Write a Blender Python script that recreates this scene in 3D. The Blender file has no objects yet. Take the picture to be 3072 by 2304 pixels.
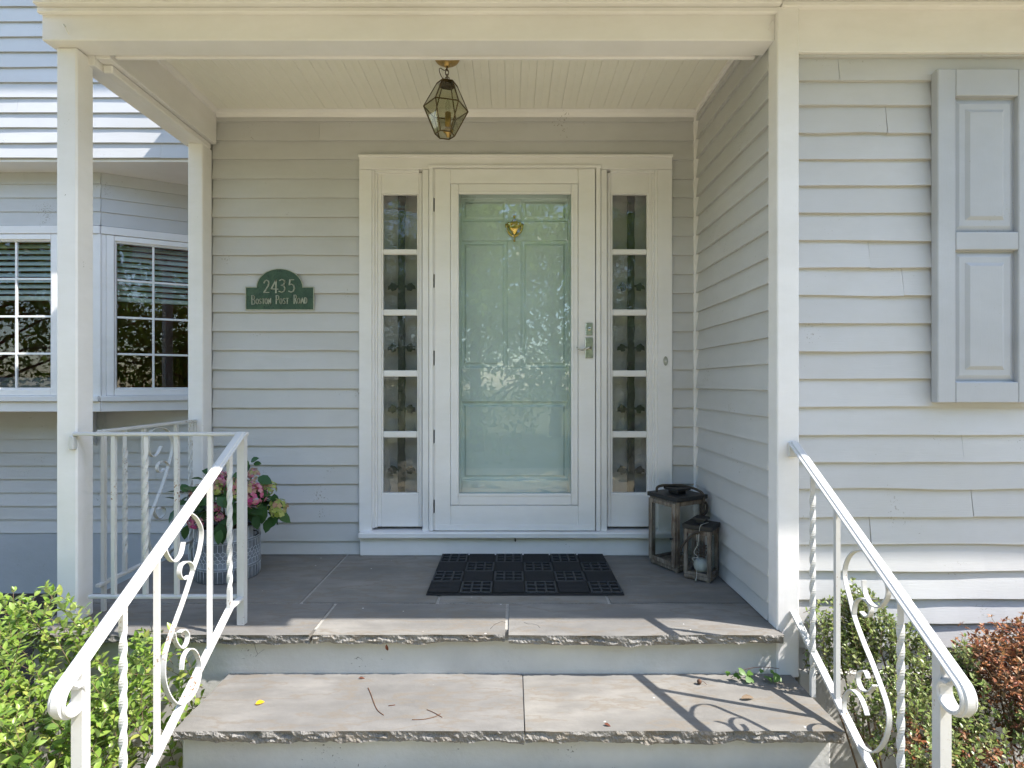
import bpy, bmesh, math, random
import numpy as np
from mathutils import Vector, Matrix
random.seed(11); rng = np.random.default_rng(11)

# ------------------------------------------------------------------ camera, sky, sun, exposure
scene = bpy.context.scene
F, D, H = 1667.0, 3.125, 0.965            # focal length in photo pixels, door plane distance, eye height above porch
cam_d = bpy.data.cameras.new("camera"); cam = bpy.data.objects.new("camera", cam_d)
scene.collection.objects.link(cam); scene.camera = cam
cam.location = (0, -D, H); cam.rotation_euler = (math.radians(90), 0, 0)
cam_d.sensor_width = 36.0; cam_d.lens = 36.0 * F / 3072.0
cam_d.clip_start = 0.02; cam_d.clip_end = 500

SUN = Vector((0.78, -0.27, 1.0)).normalized()
elev = math.asin(SUN.z); azim = math.atan2(SUN.x, SUN.y)
world = bpy.data.worlds.new("World"); scene.world = world; world.use_nodes = True
wn = world.node_tree.nodes; wl = world.node_tree.links
sky = wn.new("ShaderNodeTexSky"); sky.sky_type = 'NISHITA'; sky.sun_disc = False
sky.sun_elevation = elev; sky.sun_rotation = azim
sky.air_density = 1.0; sky.dust_density = 0.7; sky.ozone_density = 1.3
wl.new(sky.outputs[0], wn["Background"].inputs[0]); wn["Background"].inputs[1].default_value = 0.15
sun_d = bpy.data.lights.new("sun", 'SUN'); sun_d.energy = 2.9; sun_d.angle = math.radians(0.5); sun_d.color = (1.0, 0.955, 0.89)
sun = bpy.data.objects.new("sun", sun_d); scene.collection.objects.link(sun)
sun.rotation_euler = (-SUN).to_track_quat('-Z', 'Y').to_euler(); sun.location = (6, -4, 9)
scene.view_settings.view_transform = 'Standard'; scene.view_settings.look = 'None'
scene.view_settings.exposure = 1.75; scene.view_settings.gamma = 1.0
scene.render.engine = 'CYCLES'
cy = scene.cycles
cy.use_denoising = True; cy.max_bounces = 10; cy.diffuse_bounces = 6; cy.glossy_bounces = 4
cy.transmission_bounces = 6; cy.transparent_max_bounces = 16; cy.caustics_reflective = False; cy.caustics_refractive = False
cy.sample_clamp_indirect = 6.0

# ------------------------------------------------------------------ helpers
COL = scene.collection
def W(x, y, Y):
    """photo pixel (3072 wide) -> point on the plane at depth Y"""
    d = Y + D
    return Vector(((x - 1536) * d / F, Y, H - (y - 1152) * d / F))
def PX(x, Y): return (x - 1536) * (Y + D) / F
def PZ(y, Y): return H - (y - 1152) * (Y + D) / F
def floor_pt(x, y, z=0.0):
    d = (H - z) * F / (y - 1152)
    return Vector(((x - 1536) * d / F, d - D, z))

class MB:
    def __init__(s): s.v = []; s.f = []; s.m = []; s.sm = []
    def add(s, vs, fs, mi=0, smooth=False):
        o = len(s.v); s.v.extend([tuple(p) for p in vs])
        for f in fs:
            s.f.append([o + i for i in f]); s.m.append(mi); s.sm.append(smooth)
        return s
    def box(s, x0, x1, y0, y1, z0, z1, c=0.0, mi=0, M=None):
        if c <= 0:
            vs = [(x, y, z) for x in (x0, x1) for y in (y0, y1) for z in (z0, z1)]
            fs = [(0,1,3,2),(4,6,7,5),(0,4,5,1),(2,3,7,6),(0,2,6,4),(1,5,7,3)]
        else:
            cx, cyy, cz = (x0+x1)/2, (y0+y1)/2, (z0+z1)/2
            h = (abs(x1-x0)/2, abs(y1-y0)/2, abs(z1-z0)/2)
            c = min(c, min(h)*0.45)
            idx = {}; vs = []
            for sx in (-1,1):
                for sy in (-1,1):
                    for sz in (-1,1):
                        for a in range(3):
                            e = [h[0]-c, h[1]-c, h[2]-c]; e[a] = h[a]
                            idx[(sx,sy,sz,a)] = len(vs)
                            vs.append((cx+sx*e[0], cyy+sy*e[1], cz+sz*e[2]))
            fs = []
            def S(a, sa, b, sb, c_, sc):
                k = [0,0,0]; k[a]=sa; k[b]=sb; k[c_]=sc; return tuple(k)
            for a in range(3):
                b, c_ = (a+1)%3, (a+2)%3
                for sa in (-1,1):
                    q = [idx[S(a,sa,b,sb,c_,sc)+(a,)] for sb, sc in ((-1,-1),(1,-1),(1,1),(-1,1))]
                    fs.append(q if sa > 0 else q[::-1])
            for a in range(3):
                b, c_ = (a+1)%3, (a+2)%3
                for sb in (-1,1):
                    for sc in (-1,1):
                        p0 = S(a,-1,b,sb,c_,sc); p1 = S(a,1,b,sb,c_,sc)
                        q = [idx[p0+(b,)], idx[p1+(b,)], idx[p1+(c_,)], idx[p0+(c_,)]]
                        fs.append(q if sb*sc < 0 else q[::-1])
            for sx in (-1,1):
                for sy in (-1,1):
                    for sz in (-1,1):
                        t = [idx[(sx,sy,sz,a)] for a in range(3)]
                        fs.append(t if sx*sy*sz > 0 else t[::-1])
        if M is not None: vs = [M @ Vector(p) for p in vs]
        return s.add(vs, fs, mi)
    def sweep(s, path, prof, side, mi=0, smooth=False, closed_ends=True):
        side = Vector(side).normalized(); n = len(prof); vs = []
        P = [Vector(p) for p in path]
        for i, p in enumerate(P):
            t = (P[min(i+1, len(P)-1)] - P[max(i-1, 0)]).normalized()
            up = t.cross(side).normalized()
            for a, b in prof: vs.append(p + side*a + up*b)
        fs = []
        for i in range(len(P)-1):
            for j in range(n):
                k = (j+1) % n
                fs.append((i*n+j, i*n+k, (i+1)*n+k, (i+1)*n+j))
        if closed_ends:
            fs.append(tuple(range(n))[::-1]); fs.append(tuple((len(P)-1)*n + j for j in range(n)))
        return s.add(vs, fs, mi, smooth)
    def tube(s, path, r, n=6, mi=0, smooth=True, r1=None):
        P = [Vector(p) for p in path]; vs = []
        t0 = (P[1]-P[0]).normalized()
        u = t0.orthogonal().normalized()
        for i, p in enumerate(P):
            t = (P[min(i+1, len(P)-1)] - P[max(i-1, 0)]).normalized()
            u = (u - t*u.dot(t)).normalized(); w = t.cross(u)
            rr = r if r1 is None else r + (r1-r)*i/(len(P)-1)
            for j in range(n):
                a = 2*math.pi*j/n
                vs.append(p + (u*math.cos(a) + w*math.sin(a))*rr)
        fs = []
        for i in range(len(P)-1):
            for j in range(n):
                k = (j+1) % n
                fs.append((i*n+j, i*n+k, (i+1)*n+k, (i+1)*n+j))
        fs.append(tuple(range(n))[::-1]); fs.append(tuple((len(P)-1)*n + j for j in range(n)))
        return s.add(vs, fs, mi, smooth)
    def lathe(s, prof, c=(0,0,0), n=24, mi=0, smooth=True, axis='z'):
        vs = []
        for r, z in prof:
            for j in range(n):
                a = 2*math.pi*j/n
                if axis == 'z': vs.append((c[0]+r*math.cos(a), c[1]+r*math.sin(a), c[2]+z))
                else: vs.append((c[0]+r*math.cos(a), c[1]-z, c[2]+r*math.sin(a)))
        fs = []
        for i in range(len(prof)-1):
            for j in range(n):
                k = (j+1) % n
                fs.append((i*n+j, i*n+k, (i+1)*n+k, (i+1)*n+j))
        return s.add(vs, fs, mi, smooth)
    def prism(s, poly, axis, a0, a1, mi=0):
        """poly: 2-D outline; axis 'x': (y,z) swept along x; 'y': (x,z) along y; 'z': (x,y) along z"""
        def P(p, a):
            return {'x': (a, p[0], p[1]), 'y': (p[0], a, p[1]), 'z': (p[0], p[1], a)}[axis]
        n = len(poly); vs = [P(p, a0) for p in poly] + [P(p, a1) for p in poly]
        fs = [tuple(range(n)), tuple(range(n, 2*n))[::-1]]
        for j in range(n):
            k = (j+1) % n; fs.append((j, n+j, n+k, k))
        return s.add(vs, fs, mi)
    def mesh(s, name):
        me = bpy.data.meshes.new(name); me.from_pydata(s.v, [], s.f)
        me.polygons.foreach_set('material_index', s.m); me.polygons.foreach_set('use_smooth', s.sm)
        me.validate(); me.update()
        bm = bmesh.new(); bm.from_mesh(me); bmesh.ops.recalc_face_normals(bm, faces=bm.faces); bm.to_mesh(me); bm.free()
        return me
    def build(s, name, mats, parent=None, world=True, **k):
        me = s.mesh(name)
        for m in (mats if isinstance(mats, (list, tuple)) else [mats]): me.materials.append(m)
        return link(name, me, parent, world, **k)

def wloc(o):
    L = Vector((0,0,0))
    while o is not None: L += Vector(o.location); o = o.parent
    return L
def link(name, data, parent=None, world=True, **k):
    o = bpy.data.objects.new(name, data); COL.objects.link(o)
    if parent is not None:
        o.parent = parent
        if world: o.location = -wloc(parent)      # vertices are in world metres
    for a, b in k.items(): o[a] = b
    return o
def thing(name, label, cat, loc=(0,0,0), rotz=0.0, group=None):
    o = bpy.data.objects.new(name, None); COL.objects.link(o); o.empty_display_size = 0.1
    o.location = loc; o.rotation_euler = (0, 0, rotz); o['label'] = label; o['category'] = cat
    if group: o['group'] = group
    return o
def part(name, parent):
    o = bpy.data.objects.new(name, None); COL.objects.link(o); o.parent = parent; o.location = -wloc(parent); return o
def tag(o, label, cat, group=None):
    o['label'] = label; o['category'] = cat
    if group: o['group'] = group
    return o
def vnoise(n, seed, step):
    r = np.random.default_rng(seed); k = max(2, int(n/step)+3); c = r.normal(size=k)
    x = np.linspace(0, k-1.001, n); i = x.astype(int); t = x-i; t = t*t*(3-2*t)
    return c[i]*(1-t) + c[np.minimum(i+1, k-1)]*t

# ------------------------------------------------------------------ materials
def new_mat(name):
    m = bpy.data.materials.new(name); m.use_nodes = True
    nt = m.node_tree; b = nt.nodes["Principled BSDF"]; return m, nt, b
def nd(nt, t, **k):
    n = nt.nodes.new(t)
    for a, v in k.items(): setattr(n, a, v)
    return n
def ramp(nt, src, stops):
    r = nd(nt, "ShaderNodeValToRGB"); e = r.color_ramp.elements
    while len(e) > 1: e.remove(e[-1])
    e[0].position = stops[0][0]; e[0].color = (*stops[0][1], 1) if len(stops[0][1]) == 3 else stops[0][1]
    for p, c in stops[1:]:
        x = e.new(p); x.color = (*c, 1)
    nt.links.new(src, r.inputs[0]); return r.outputs[0]
def noise(nt, scale, detail=4, rough=0.55, stretch=None, coord='Object', rand=False):
    tc = nd(nt, "ShaderNodeTexCoord"); n = nd(nt, "ShaderNodeTexNoise")
    n.inputs['Scale'].default_value = scale; n.inputs['Detail'].default_value = detail; n.inputs['Roughness'].default_value = rough
    src = tc.outputs[coord]
    if stretch or rand:
        mp = nd(nt, "ShaderNodeMapping"); nt.links.new(src, mp.inputs[0])
        if stretch: mp.inputs['Scale'].default_value = stretch
        if rand:
            oi = nd(nt, "ShaderNodeObjectInfo"); mu = nd(nt, "ShaderNodeMath", operation='MULTIPLY'); mu.inputs[1].default_value = 37.0
            nt.links.new(oi.outputs['Random'], mu.inputs[0]); nt.links.new(mu.outputs[0], mp.inputs['Location'])
        src = mp.outputs[0]
    nt.links.new(src, n.inputs['Vector']); return n.outputs['Fac']
def mixc(nt, fac, a, b, mode='MIX'):
    m = nd(nt, "ShaderNodeMix", data_type='RGBA', blend_type=mode)
    for s, v in ((m.inputs[0], fac), (m.inputs[6], a), (m.inputs[7], b)):
        if isinstance(v, (int, float)): s.default_value = v
        elif isinstance(v, tuple): s.default_value = (*v, 1) if len(v) == 3 else v
        else: nt.links.new(v, s)
    return m.outputs[2]
def bump(nt, b, h, strength, dist):
    bp = nd(nt, "ShaderNodeBump"); bp.inputs['Strength'].default_value = strength; bp.inputs['Distance'].default_value = dist
    nt.links.new(h, bp.inputs['Height']); nt.links.new(bp.outputs[0], b.inputs['Normal'])
def paint(name, col, rough=0.5, grain=None, wear=(0.32, 0.30, 0.27), wear_at=0.72, var=0.06, bs=0.25, bd=0.0015, randboard=False):
    """brushed exterior paint: slight tone drift, brush/wood grain relief, dirt specks"""
    m, nt, b = new_mat(name)
    lo = tuple(c*(1-var) for c in col); hi = tuple(min(1, c*(1+var*0.6)) for c in col)
    big = noise(nt, 2.3, 5, 0.6); c = ramp(nt, big, [(0.3, lo), (0.7, hi)])
    if randboard:
        oi = nd(nt, "ShaderNodeObjectInfo")
        c = mixc(nt, 0.55, c, ramp(nt, oi.outputs['Random'], [(0.0, tuple(x*0.90 for x in col)), (1.0, tuple(min(1, x*1.05) for x in col))]))
    g = noise(nt, 30, 5, 0.65, grain or (1, 1, 1))
    sp = noise(nt, 120, 2, 0.5, (1, 1, 1)); mask = noise(nt, 5.1, 2, 0.5)
    prod = nd(nt, "ShaderNodeMath", operation='MULTIPLY'); nt.links.new(sp, prod.inputs[0]); nt.links.new(mask, prod.inputs[1])
    spk = ramp(nt, prod.outputs[0], [(0.0, (0,0,0)), (wear_at*0.645, (0,0,0)), (wear_at*0.645+0.03, (1,1,1))])
    c = mixc(nt, spk, c, wear)
    drift = ramp(nt, noise(nt, 1.1, 6, 0.7, (1, 1, 2.5)), [(0.42, (0,0,0)), (0.85, (1,1,1))])
    c = mixc(nt, drift, c, tuple(x*0.86 for x in (col[0], col[1]*0.99, col[2]*0.95)))
    nt.links.new(c, b.inputs['Base Color']); b.inputs['Roughness'].default_value = rough
    b.inputs['Specular IOR Level'].default_value = 0.35
    bump(nt, b, g, bs, bd); return m
def simple(name, col, rough=0.6, metal=0.0, nscale=30, var=0.25, bs=0.2, bd=0.001, stretch=None, coord='Object'):
    m, nt, b = new_mat(name); n = noise(nt, nscale, 5, 0.6, stretch, coord)
    c = ramp(nt, n, [(0.3, tuple(x*(1-var) for x in col)), (0.7, tuple(min(1, x*(1+var)) for x in col))])
    nt.links.new(c, b.inputs['Base Color']); b.inputs['Roughness'].default_value = rough; b.inputs['Metallic'].default_value = metal
    if bs: bump(nt, b, n, bs, bd)
    return m
def glass_mat(name, tint=(0.96, 0.98, 0.97), gain=1.7, ior=1.52, wav=None, rough=0.0):
    m = bpy.data.materials.new(name); m.use_nodes = True; nt = m.node_tree; nt.nodes.clear()
    out = nd(nt, "ShaderNodeOutputMaterial"); tr = nd(nt, "ShaderNodeBsdfTransparent"); gl = nd(nt, "ShaderNodeBsdfGlossy"); mx = nd(nt, "ShaderNodeMixShader")
    tr.inputs[0].default_value = (*tint, 1); gl.inputs['Roughness'].default_value = rough
    ge = nd(nt, "ShaderNodeNewGeometry"); dp = nd(nt, "ShaderNodeVectorMath", operation='DOT_PRODUCT')
    nt.links.new(ge.outputs['Incoming'], dp.inputs[0]); nt.links.new(ge.outputs['Normal'], dp.inputs[1])
    def mth(op, x, y=None, z=None):
        n = nd(nt, "ShaderNodeMath", operation=op)
        for i, v in enumerate((x, y, z)):
            if v is None: continue
            if isinstance(v, (int, float)): n.inputs[i].default_value = v
            else: nt.links.new(v, n.inputs[i])
        return n.outputs[0]
    f0 = ((ior-1)/(ior+1))**2
    sch = mth('MULTIPLY_ADD', mth('POWER', mth('SUBTRACT', 1.0, mth('ABSOLUTE', dp.outputs['Value'])), 5.0), 1-f0, f0)
    nt.links.new(mth('MINIMUM', mth('MULTIPLY', sch, gain), 1.0), mx.inputs[0])
    nt.links.new(tr.outputs[0], mx.inputs[1]); nt.links.new(gl.outputs[0], mx.inputs[2]); nt.links.new(mx.outputs[0], out.inputs[0])
    if wav:
        n = noise(nt, wav[0], 2, 0.4); bp = nd(nt, "ShaderNodeBump"); bp.inputs['Strength'].default_value = wav[1]; bp.inputs['Distance'].default_value = 0.01
        nt.links.new(n, bp.inputs['Height']); nt.links.new(bp.outputs[0], gl.inputs['Normal'])
    return m
def leaf_mat(name, cols, trans=0.35, gloss=0.10, rough=0.35, obj_rand=False):
    m = bpy.data.materials.new(name); m.use_nodes = True; nt = m.node_tree; nt.nodes.clear()
    out = nd(nt, "ShaderNodeOutputMaterial")
    if obj_rand: src = nd(nt, "ShaderNodeObjectInfo").outputs['Random']
    else: src = nd(nt, "ShaderNodeNewGeometry").outputs['Random Per Island']
    st = [(i/(len(cols)-1) if len(cols) > 1 else 0, c) for i, c in enumerate(cols)]
    c = ramp(nt, src, st)
    d = nd(nt, "ShaderNodeBsdfDiffuse"); t = nd(nt, "ShaderNodeBsdfTranslucent"); g = nd(nt, "ShaderNodeBsdfGlossy"); g.inputs['Roughness'].default_value = rough
    br = mixc(nt, 1.0, c, (1.25, 1.35, 0.7), 'MULTIPLY')
    nt.links.new(c, d.inputs[0]); nt.links.new(br, t.inputs[0])
    a = nd(nt, "ShaderNodeMixShader"); a.inputs[0].default_value = trans; nt.links.new(d.outputs[0], a.inputs[1]); nt.links.new(t.outputs[0], a.inputs[2])
    e = nd(nt, "ShaderNodeMixShader"); fr = nd(nt, "ShaderNodeFresnel"); fr.inputs[0].default_value = 1.45
    mu = nd(nt, "ShaderNodeMath", operation='MULTIPLY', use_clamp=True); mu.inputs[1].default_value = gloss*10; nt.links.new(fr.outputs[0], mu.inputs[0])
    nt.links.new(mu.outputs[0], e.inputs[0]); nt.links.new(a.outputs[0], e.inputs[1]); nt.links.new(g.outputs[0], e.inputs[2]); nt.links.new(e.outputs[0], out.inputs[0])
    return m

M = {}
SID = (0.555, 0.551, 0.554); TRM = (0.82, 0.800, 0.800)
M['siding'] = paint('siding_paint', SID, 0.55, (0.5, 6, 9), wear_at=0.675, var=0.09, randboard=True, bs=0.30, bd=0.0022)
M['siding_y'] = paint('siding_paint_side', SID, 0.55, (6, 0.5, 9), wear_at=0.675, var=0.09, randboard=True, bs=0.30, bd=0.0022)
M['trim'] = paint('trim_paint', TRM, 0.45, (0.8, 0.8, 5), bs=0.12, bd=0.001, wear_at=0.8)
M['trimv'] = paint('trim_paint_upright', TRM, 0.45, (6, 6, 0.6), bs=0.2, bd=0.0016, wear_at=0.76)
M['ceiling'] = paint('ceiling_paint', (0.86, 0.84, 0.78), 0.5, (5, 0.6, 5), bs=0.12, bd=0.001, wear_at=0.82)
M['door_white'] = paint('storm_door_enamel', (0.87, 0.85, 0.85), 0.3, (1, 1, 1), bs=0.04, bd=0.0005, wear_at=0.9, var=0.02)
M['shutter'] = paint('shutter_paint', (0.47, 0.482, 0.51), 0.5, (6, 6, 0.7), var=0.12, wear_at=0.68, bs=0.3, bd=0.0015)
M['iron'] = paint('railing_enamel', (0.58, 0.575, 0.565), 0.35, (1, 1, 1), wear=(0.24, 0.12, 0.05), wear_at=0.625, bs=0.35, bd=0.002, var=0.04)
M['found'] = paint('foundation_paint', (0.42, 0.44, 0.47), 0.7, (1,1,1), bs=0.4, bd=0.004)
M['concrete'] = paint('painted_concrete', (0.60, 0.585, 0.55), 0.75, (1,1,1), wear=(0.16,0.15,0.13), wear_at=0.705, bs=0.6, bd=0.004, var=0.17)
M['door_green'] = paint('front_door_paint', (0.57, 0.70, 0.69), 0.35, (1,1,1), bs=0.04, bd=0.0005, wear_at=0.95, var=0.02)
M['brass'] = simple('brass', (0.62, 0.43, 0.12), 0.22, 1.0, 40, 0.2, 0.05)
M['steel'] = simple('tarnished_nickel', (0.50, 0.49, 0.44), 0.28, 1.0, 40, 0.3, 0.05)
M['bronze'] = simple('aged_bronze', (0.10, 0.065, 0.03), 0.45, 0.8, 60, 0.4, 0.2)
M['canopy'] = simple('canopy_brass', (0.42, 0.28, 0.10), 0.4, 0.7, 60, 0.2, 0.1)
M['rubber'] = simple('black_rubber', (0.010, 0.010, 0.011), 0.7, 0, 90, 0.4, 0.3, 0.001)
M['rubber_grid'] = simple('worn_rubber', (0.026, 0.029, 0.033), 0.55, 0, 70, 0.4, 0.3, 0.001)
M['black_lid'] = simple('black_painted_wood', (0.014, 0.014, 0.015), 0.5, 0, 60, 0.5, 0.3)
M['blackiron'] = simple('black_iron', (0.012, 0.013, 0.014), 0.5, 0, 40, 0.3, 0.2)
M['rope'] = simple('dark_jute_rope', (0.055, 0.042, 0.030), 0.85, 0, 180, 0.5, 0.6, 0.002)
M['string'] = simple('white_string', (0.55, 0.53, 0.47), 0.8, 0, 100, 0.2, 0.2)
M['curtain'] = simple('grey_lining', (0.34, 0.34, 0.34), 0.8, 0, 8, 0.15, 0.2)
M['blind'] = simple('blind_vinyl', (0.36, 0.42, 0.40), 0.4, 0, 10, 0.05, 0)
M['room'] = simple('dark_red_room', (0.30, 0.060, 0.035), 0.8, 0, 2, 0.3, 0)
M['redwood'] = simple('red_brown_wood', (0.60, 0.16, 0.08), 0.45, 0, 6, 0.3, 0.1)
M['knit'] = simple('grey_knit', (0.16, 0.16, 0.155), 0.9, 0, 120, 0.5, 0.8, 0.006, (1, 1, 2))
M['glass'] = glass_mat('storm_glass', (0.995, 0.999, 0.997), 1.6)
M['glass_win'] = glass_mat('window_glass', (0.98, 0.99, 0.985), 1.0)
M['glass_old'] = glass_mat('wavy_old_glass', (0.98, 0.985, 0.98), 1.15, wav=(9, 0.30))
M['glass_lamp'] = glass_mat('smoked_bevelled_glass', (0.70, 0.70, 0.58), 1.6)
M['glass_lantern'] = glass_mat('dusty_lantern_glass', (0.95, 0.96, 0.95), 1.1, rough=0.05)
M['candle'] = simple('crackled_white_wax', (0.60, 0.59, 0.55), 0.5, 0, 20, 0.2, 0.3)
M['plaque_rim'] = simple('plaque_raised_metal', (0.42, 0.42, 0.33), 0.45, 0.3, 60, 0.2, 0.2)
M['bark'] = simple('bark', (0.10, 0.07, 0.05), 0.9, 0, 25, 0.5, 0.8, 0.01, (2, 2, 0.5))
M['stem'] = simple('green_brown_stem', (0.16, 0.11, 0.06), 0.8, 0, 30, 0.3, 0.3)
M['twig'] = simple('dry_twig', (0.13, 0.06, 0.03), 0.8, 0, 60, 0.4, 0.3)
M['roof'] = simple('asphalt_shingle', (0.08, 0.075, 0.07), 0.9, 0, 60, 0.4, 0.5, 0.004)

def stone_mat(name, a, b_, c, bs=0.35, bd=0.003, spots=True):
    m, nt, b = new_mat(name)
    n1 = noise(nt, 2.2, 7, 0.62, (1.0, 1.9, 1.0), rand=True); n2 = noise(nt, 9, 6, 0.6, (0.7, 2.2, 1), rand=True); n3 = noise(nt, 70, 3, 0.6)
    col = ramp(nt, n1, [(0.28, a), (0.5, b_), (0.74, c)])
    col = mixc(nt, ramp(nt, n2, [(0.40, (0,0,0)), (0.75, (0.8,0.8,0.8))]), col, tuple(x*0.72 for x in b_))
    vein = ramp(nt, noise(nt, 3.6, 6, 0.6, (0.8, 2.6, 1), rand=True), [(0.47, (0,0,0)), (0.5, (0.75,0.75,0.75)), (0.53, (0,0,0))])
    col = mixc(nt, vein, col, (b_[0]*0.90, b_[1]*0.80, b_[2]*0.68))
    oi = nd(nt, "ShaderNodeObjectInfo"); col = mixc(nt, 1.0, col, ramp(nt, oi.outputs['Random'], [(0.0, (0.93, 0.935, 0.95)), (1.0, (1.08, 1.07, 1.04))]), 'MULTIPLY')
    if spots:
        vr = nd(nt, "ShaderNodeTexVoronoi"); vr.inputs['Scale'].default_value = 17; tc = nd(nt, "ShaderNodeTexCoord"); nt.links.new(tc.outputs['Object'], vr.inputs['Vector'])
        mk = ramp(nt, vr.outputs['Distance'], [(0.0, (1,1,1)), (0.05, (1,1,1)), (0.085, (0,0,0))])
        pick = ramp(nt, noise(nt, 21, 1, 0.5), [(0.0, (0,0,0)), (0.60, (0,0,0)), (0.63, (1,1,1))])
        col = mixc(nt, mixc(nt, 1.0, mk, pick, 'MULTIPLY'), col, (0.62, 0.60, 0.56))
    nt.links.new(col, b.inputs['Base Color']); b.inputs['Roughness'].default_value = 0.78
    ad = nd(nt, "ShaderNodeMath", operation='ADD'); nt.links.new(n2, ad.inputs[0]); nt.links.new(n3, ad.inputs[1])
    bump(nt, b, ad.outputs[0], bs, bd); return m
M['stone'] = stone_mat('bluestone', (0.140, 0.134, 0.125), (0.205, 0.194, 0.178), (0.275, 0.258, 0.232))
M['stone_rough'] = stone_mat('split_stone_edge', (0.15, 0.145, 0.135), (0.24, 0.225, 0.205), (0.34, 0.32, 0.29), 1.0, 0.012, False)
M['mortar'] = simple('mortar', (0.36, 0.345, 0.315), 0.9, 0, 90, 0.2, 0.5, 0.002)
M['soil'] = simple('mulch', (0.055, 0.038, 0.026), 0.95, 0, 45, 0.6, 1.0, 0.03)
M['walk'] = stone_mat('flagstone_walk', (0.30, 0.27, 0.23), (0.38, 0.34, 0.29), (0.44, 0.40, 0.34))
M['bounce_gravel'] = simple('tan_bounce_gravel', (0.51, 0.43, 0.28), 0.95, 0, 60, 0.35, 0.8, 0.02)  # tan chosen for the warm bounce of the added sheet
def grass_mat():
    m, nt, b = new_mat('lawn'); n = noise(nt, 3, 8, 0.7); f = noise(nt, 160, 3, 0.6)
    c = ramp(nt, n, [(0.3, (0.14, 0.15, 0.045)), (0.7, (0.23, 0.22, 0.085))])
    nt.links.new(c, b.inputs['Base Color']); b.inputs['Roughness'].default_value = 0.9; bump(nt, b, f, 1.0, 0.03); return m
M['lawn'] = grass_mat()
def wood_mat():
    m, nt, b = new_mat('weathered_wood'); g = noise(nt, 60, 6, 0.7, (1, 1, 0.10)); n = noise(nt, 14, 4, 0.6)
    c = ramp(nt, g, [(0.3, (0.055, 0.042, 0.032)), (0.5, (0.20, 0.165, 0.13)), (0.72, (0.36, 0.31, 0.26))])
    c = mixc(nt, ramp(nt, n, [(0.45, (0,0,0)), (0.75, (0.9,0.9,0.9))]), c, (0.09, 0.055, 0.035))
    nt.links.new(c, b.inputs['Base Color']); b.inputs['Roughness'].default_value = 0.85; bump(nt, b, g, 0.6, 0.003); return m
M['wood'] = wood_mat()
def galv_mat():
    m, nt, b = new_mat('galvanised_zinc'); n = noise(nt, 26, 4, 0.6)
    c = ramp(nt, n, [(0.3, (0.15, 0.165, 0.19)), (0.7, (0.27, 0.29, 0.32))])
    nt.links.new(c, b.inputs['Base Color']); b.inputs['Roughness'].default_value = 0.55; b.inputs['Metallic'].default_value = 0.35; bump(nt, b, n, 0.2, 0.002); return m
M['zinc'] = galv_mat()
M['wirewhite'] = simple('whitewashed_wire', (0.55, 0.58, 0.62), 0.6, 0, 40, 0.2, 0.1)
def plaque_mat():
    m, nt, b = new_mat('pitted_green_enamel'); n = noise(nt, 14, 4, 0.6)
    vr = nd(nt, "ShaderNodeTexVoronoi"); vr.inputs['Scale'].default_value = 95; tc = nd(nt, "ShaderNodeTexCoord"); nt.links.new(tc.outputs['Object'], vr.inputs['Vector'])
    c = ramp(nt, n, [(0.3, (0.022, 0.055, 0.034)), (0.7, (0.052, 0.10, 0.055))])
    pit = ramp(nt, vr.outputs['Distance'], [(0.0, (1,1,1)), (0.25, (1,1,1)), (0.38, (0,0,0))])
    sel = ramp(nt, noise(nt, 60, 1), [(0.5, (0,0,0)), (0.56, (1,1,1))])
    c = mixc(nt, mixc(nt, 1.0, pit, sel, 'MULTIPLY'), c, (0.012, 0.022, 0.017))
    nt.links.new(c, b.inputs['Base Color']); b.inputs['Roughness'].default_value = 0.5; bump(nt, b, vr.outputs['Distance'], 0.5, 0.002); return m
M['plaque'] = plaque_mat()
M['privet'] = leaf_mat('privet_leaf', [(0.14, 0.25, 0.03), (0.23, 0.35, 0.05), (0.32, 0.43, 0.085), (0.18, 0.31, 0.045), (0.38, 0.46, 0.13), (0.15, 0.27, 0.035), (0.27, 0.38, 0.06), (0.42, 0.43, 0.11)], 0.38, 0.09)
M['privet_one'] = leaf_mat('privet_leaf_near', [(0.14, 0.25, 0.03), (0.23, 0.35, 0.05), (0.32, 0.43, 0.085), (0.18, 0.31, 0.045), (0.38, 0.46, 0.13), (0.15, 0.27, 0.035), (0.27, 0.38, 0.06), (0.42, 0.43, 0.11)], 0.38, 0.09, obj_rand=True)
BOXC = [(0.10, 0.16, 0.03), (0.20, 0.25, 0.06), (0.30, 0.33, 0.11), (0.16, 0.25, 0.05), (0.36, 0.37, 0.16)]
M['box'] = leaf_mat('boxwood_leaf', BOXC, 0.25, 0.10)
M['box_one'] = leaf_mat('boxwood_leaf_near', BOXC, 0.25, 0.10, obj_rand=True)
DRYC = [(0.27, 0.085, 0.04), (0.38, 0.16, 0.065), (0.44, 0.24, 0.12), (0.32, 0.11, 0.06), (0.17, 0.06, 0.035), (0.46, 0.31, 0.19)]
M['dry'] = leaf_mat('dead_copper_leaf', DRYC, 0.25, 0.06)
M['dry_one'] = leaf_mat('dead_copper_leaf_near', DRYC, 0.25, 0.06, obj_rand=True)
M['hyd_leaf'] = leaf_mat('hydrangea_leaf', [(0.022, 0.055, 0.018), (0.04, 0.10, 0.03), (0.055, 0.12, 0.04)], 0.2, 0.07, 0.4, obj_rand=True)
M['hyd_pink'] = leaf_mat('pink_petal', [(0.48, 0.07, 0.24), (0.60, 0.16, 0.34), (0.64, 0.38, 0.38), (0.52, 0.10, 0.26), (0.42, 0.46, 0.18)], 0.25, 0.0)
M['hyd_lime'] = leaf_mat('lime_petal', [(0.28, 0.38, 0.08), (0.46, 0.48, 0.20), (0.36, 0.44, 0.12), (0.50, 0.24, 0.22)], 0.25, 0.0)
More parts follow.
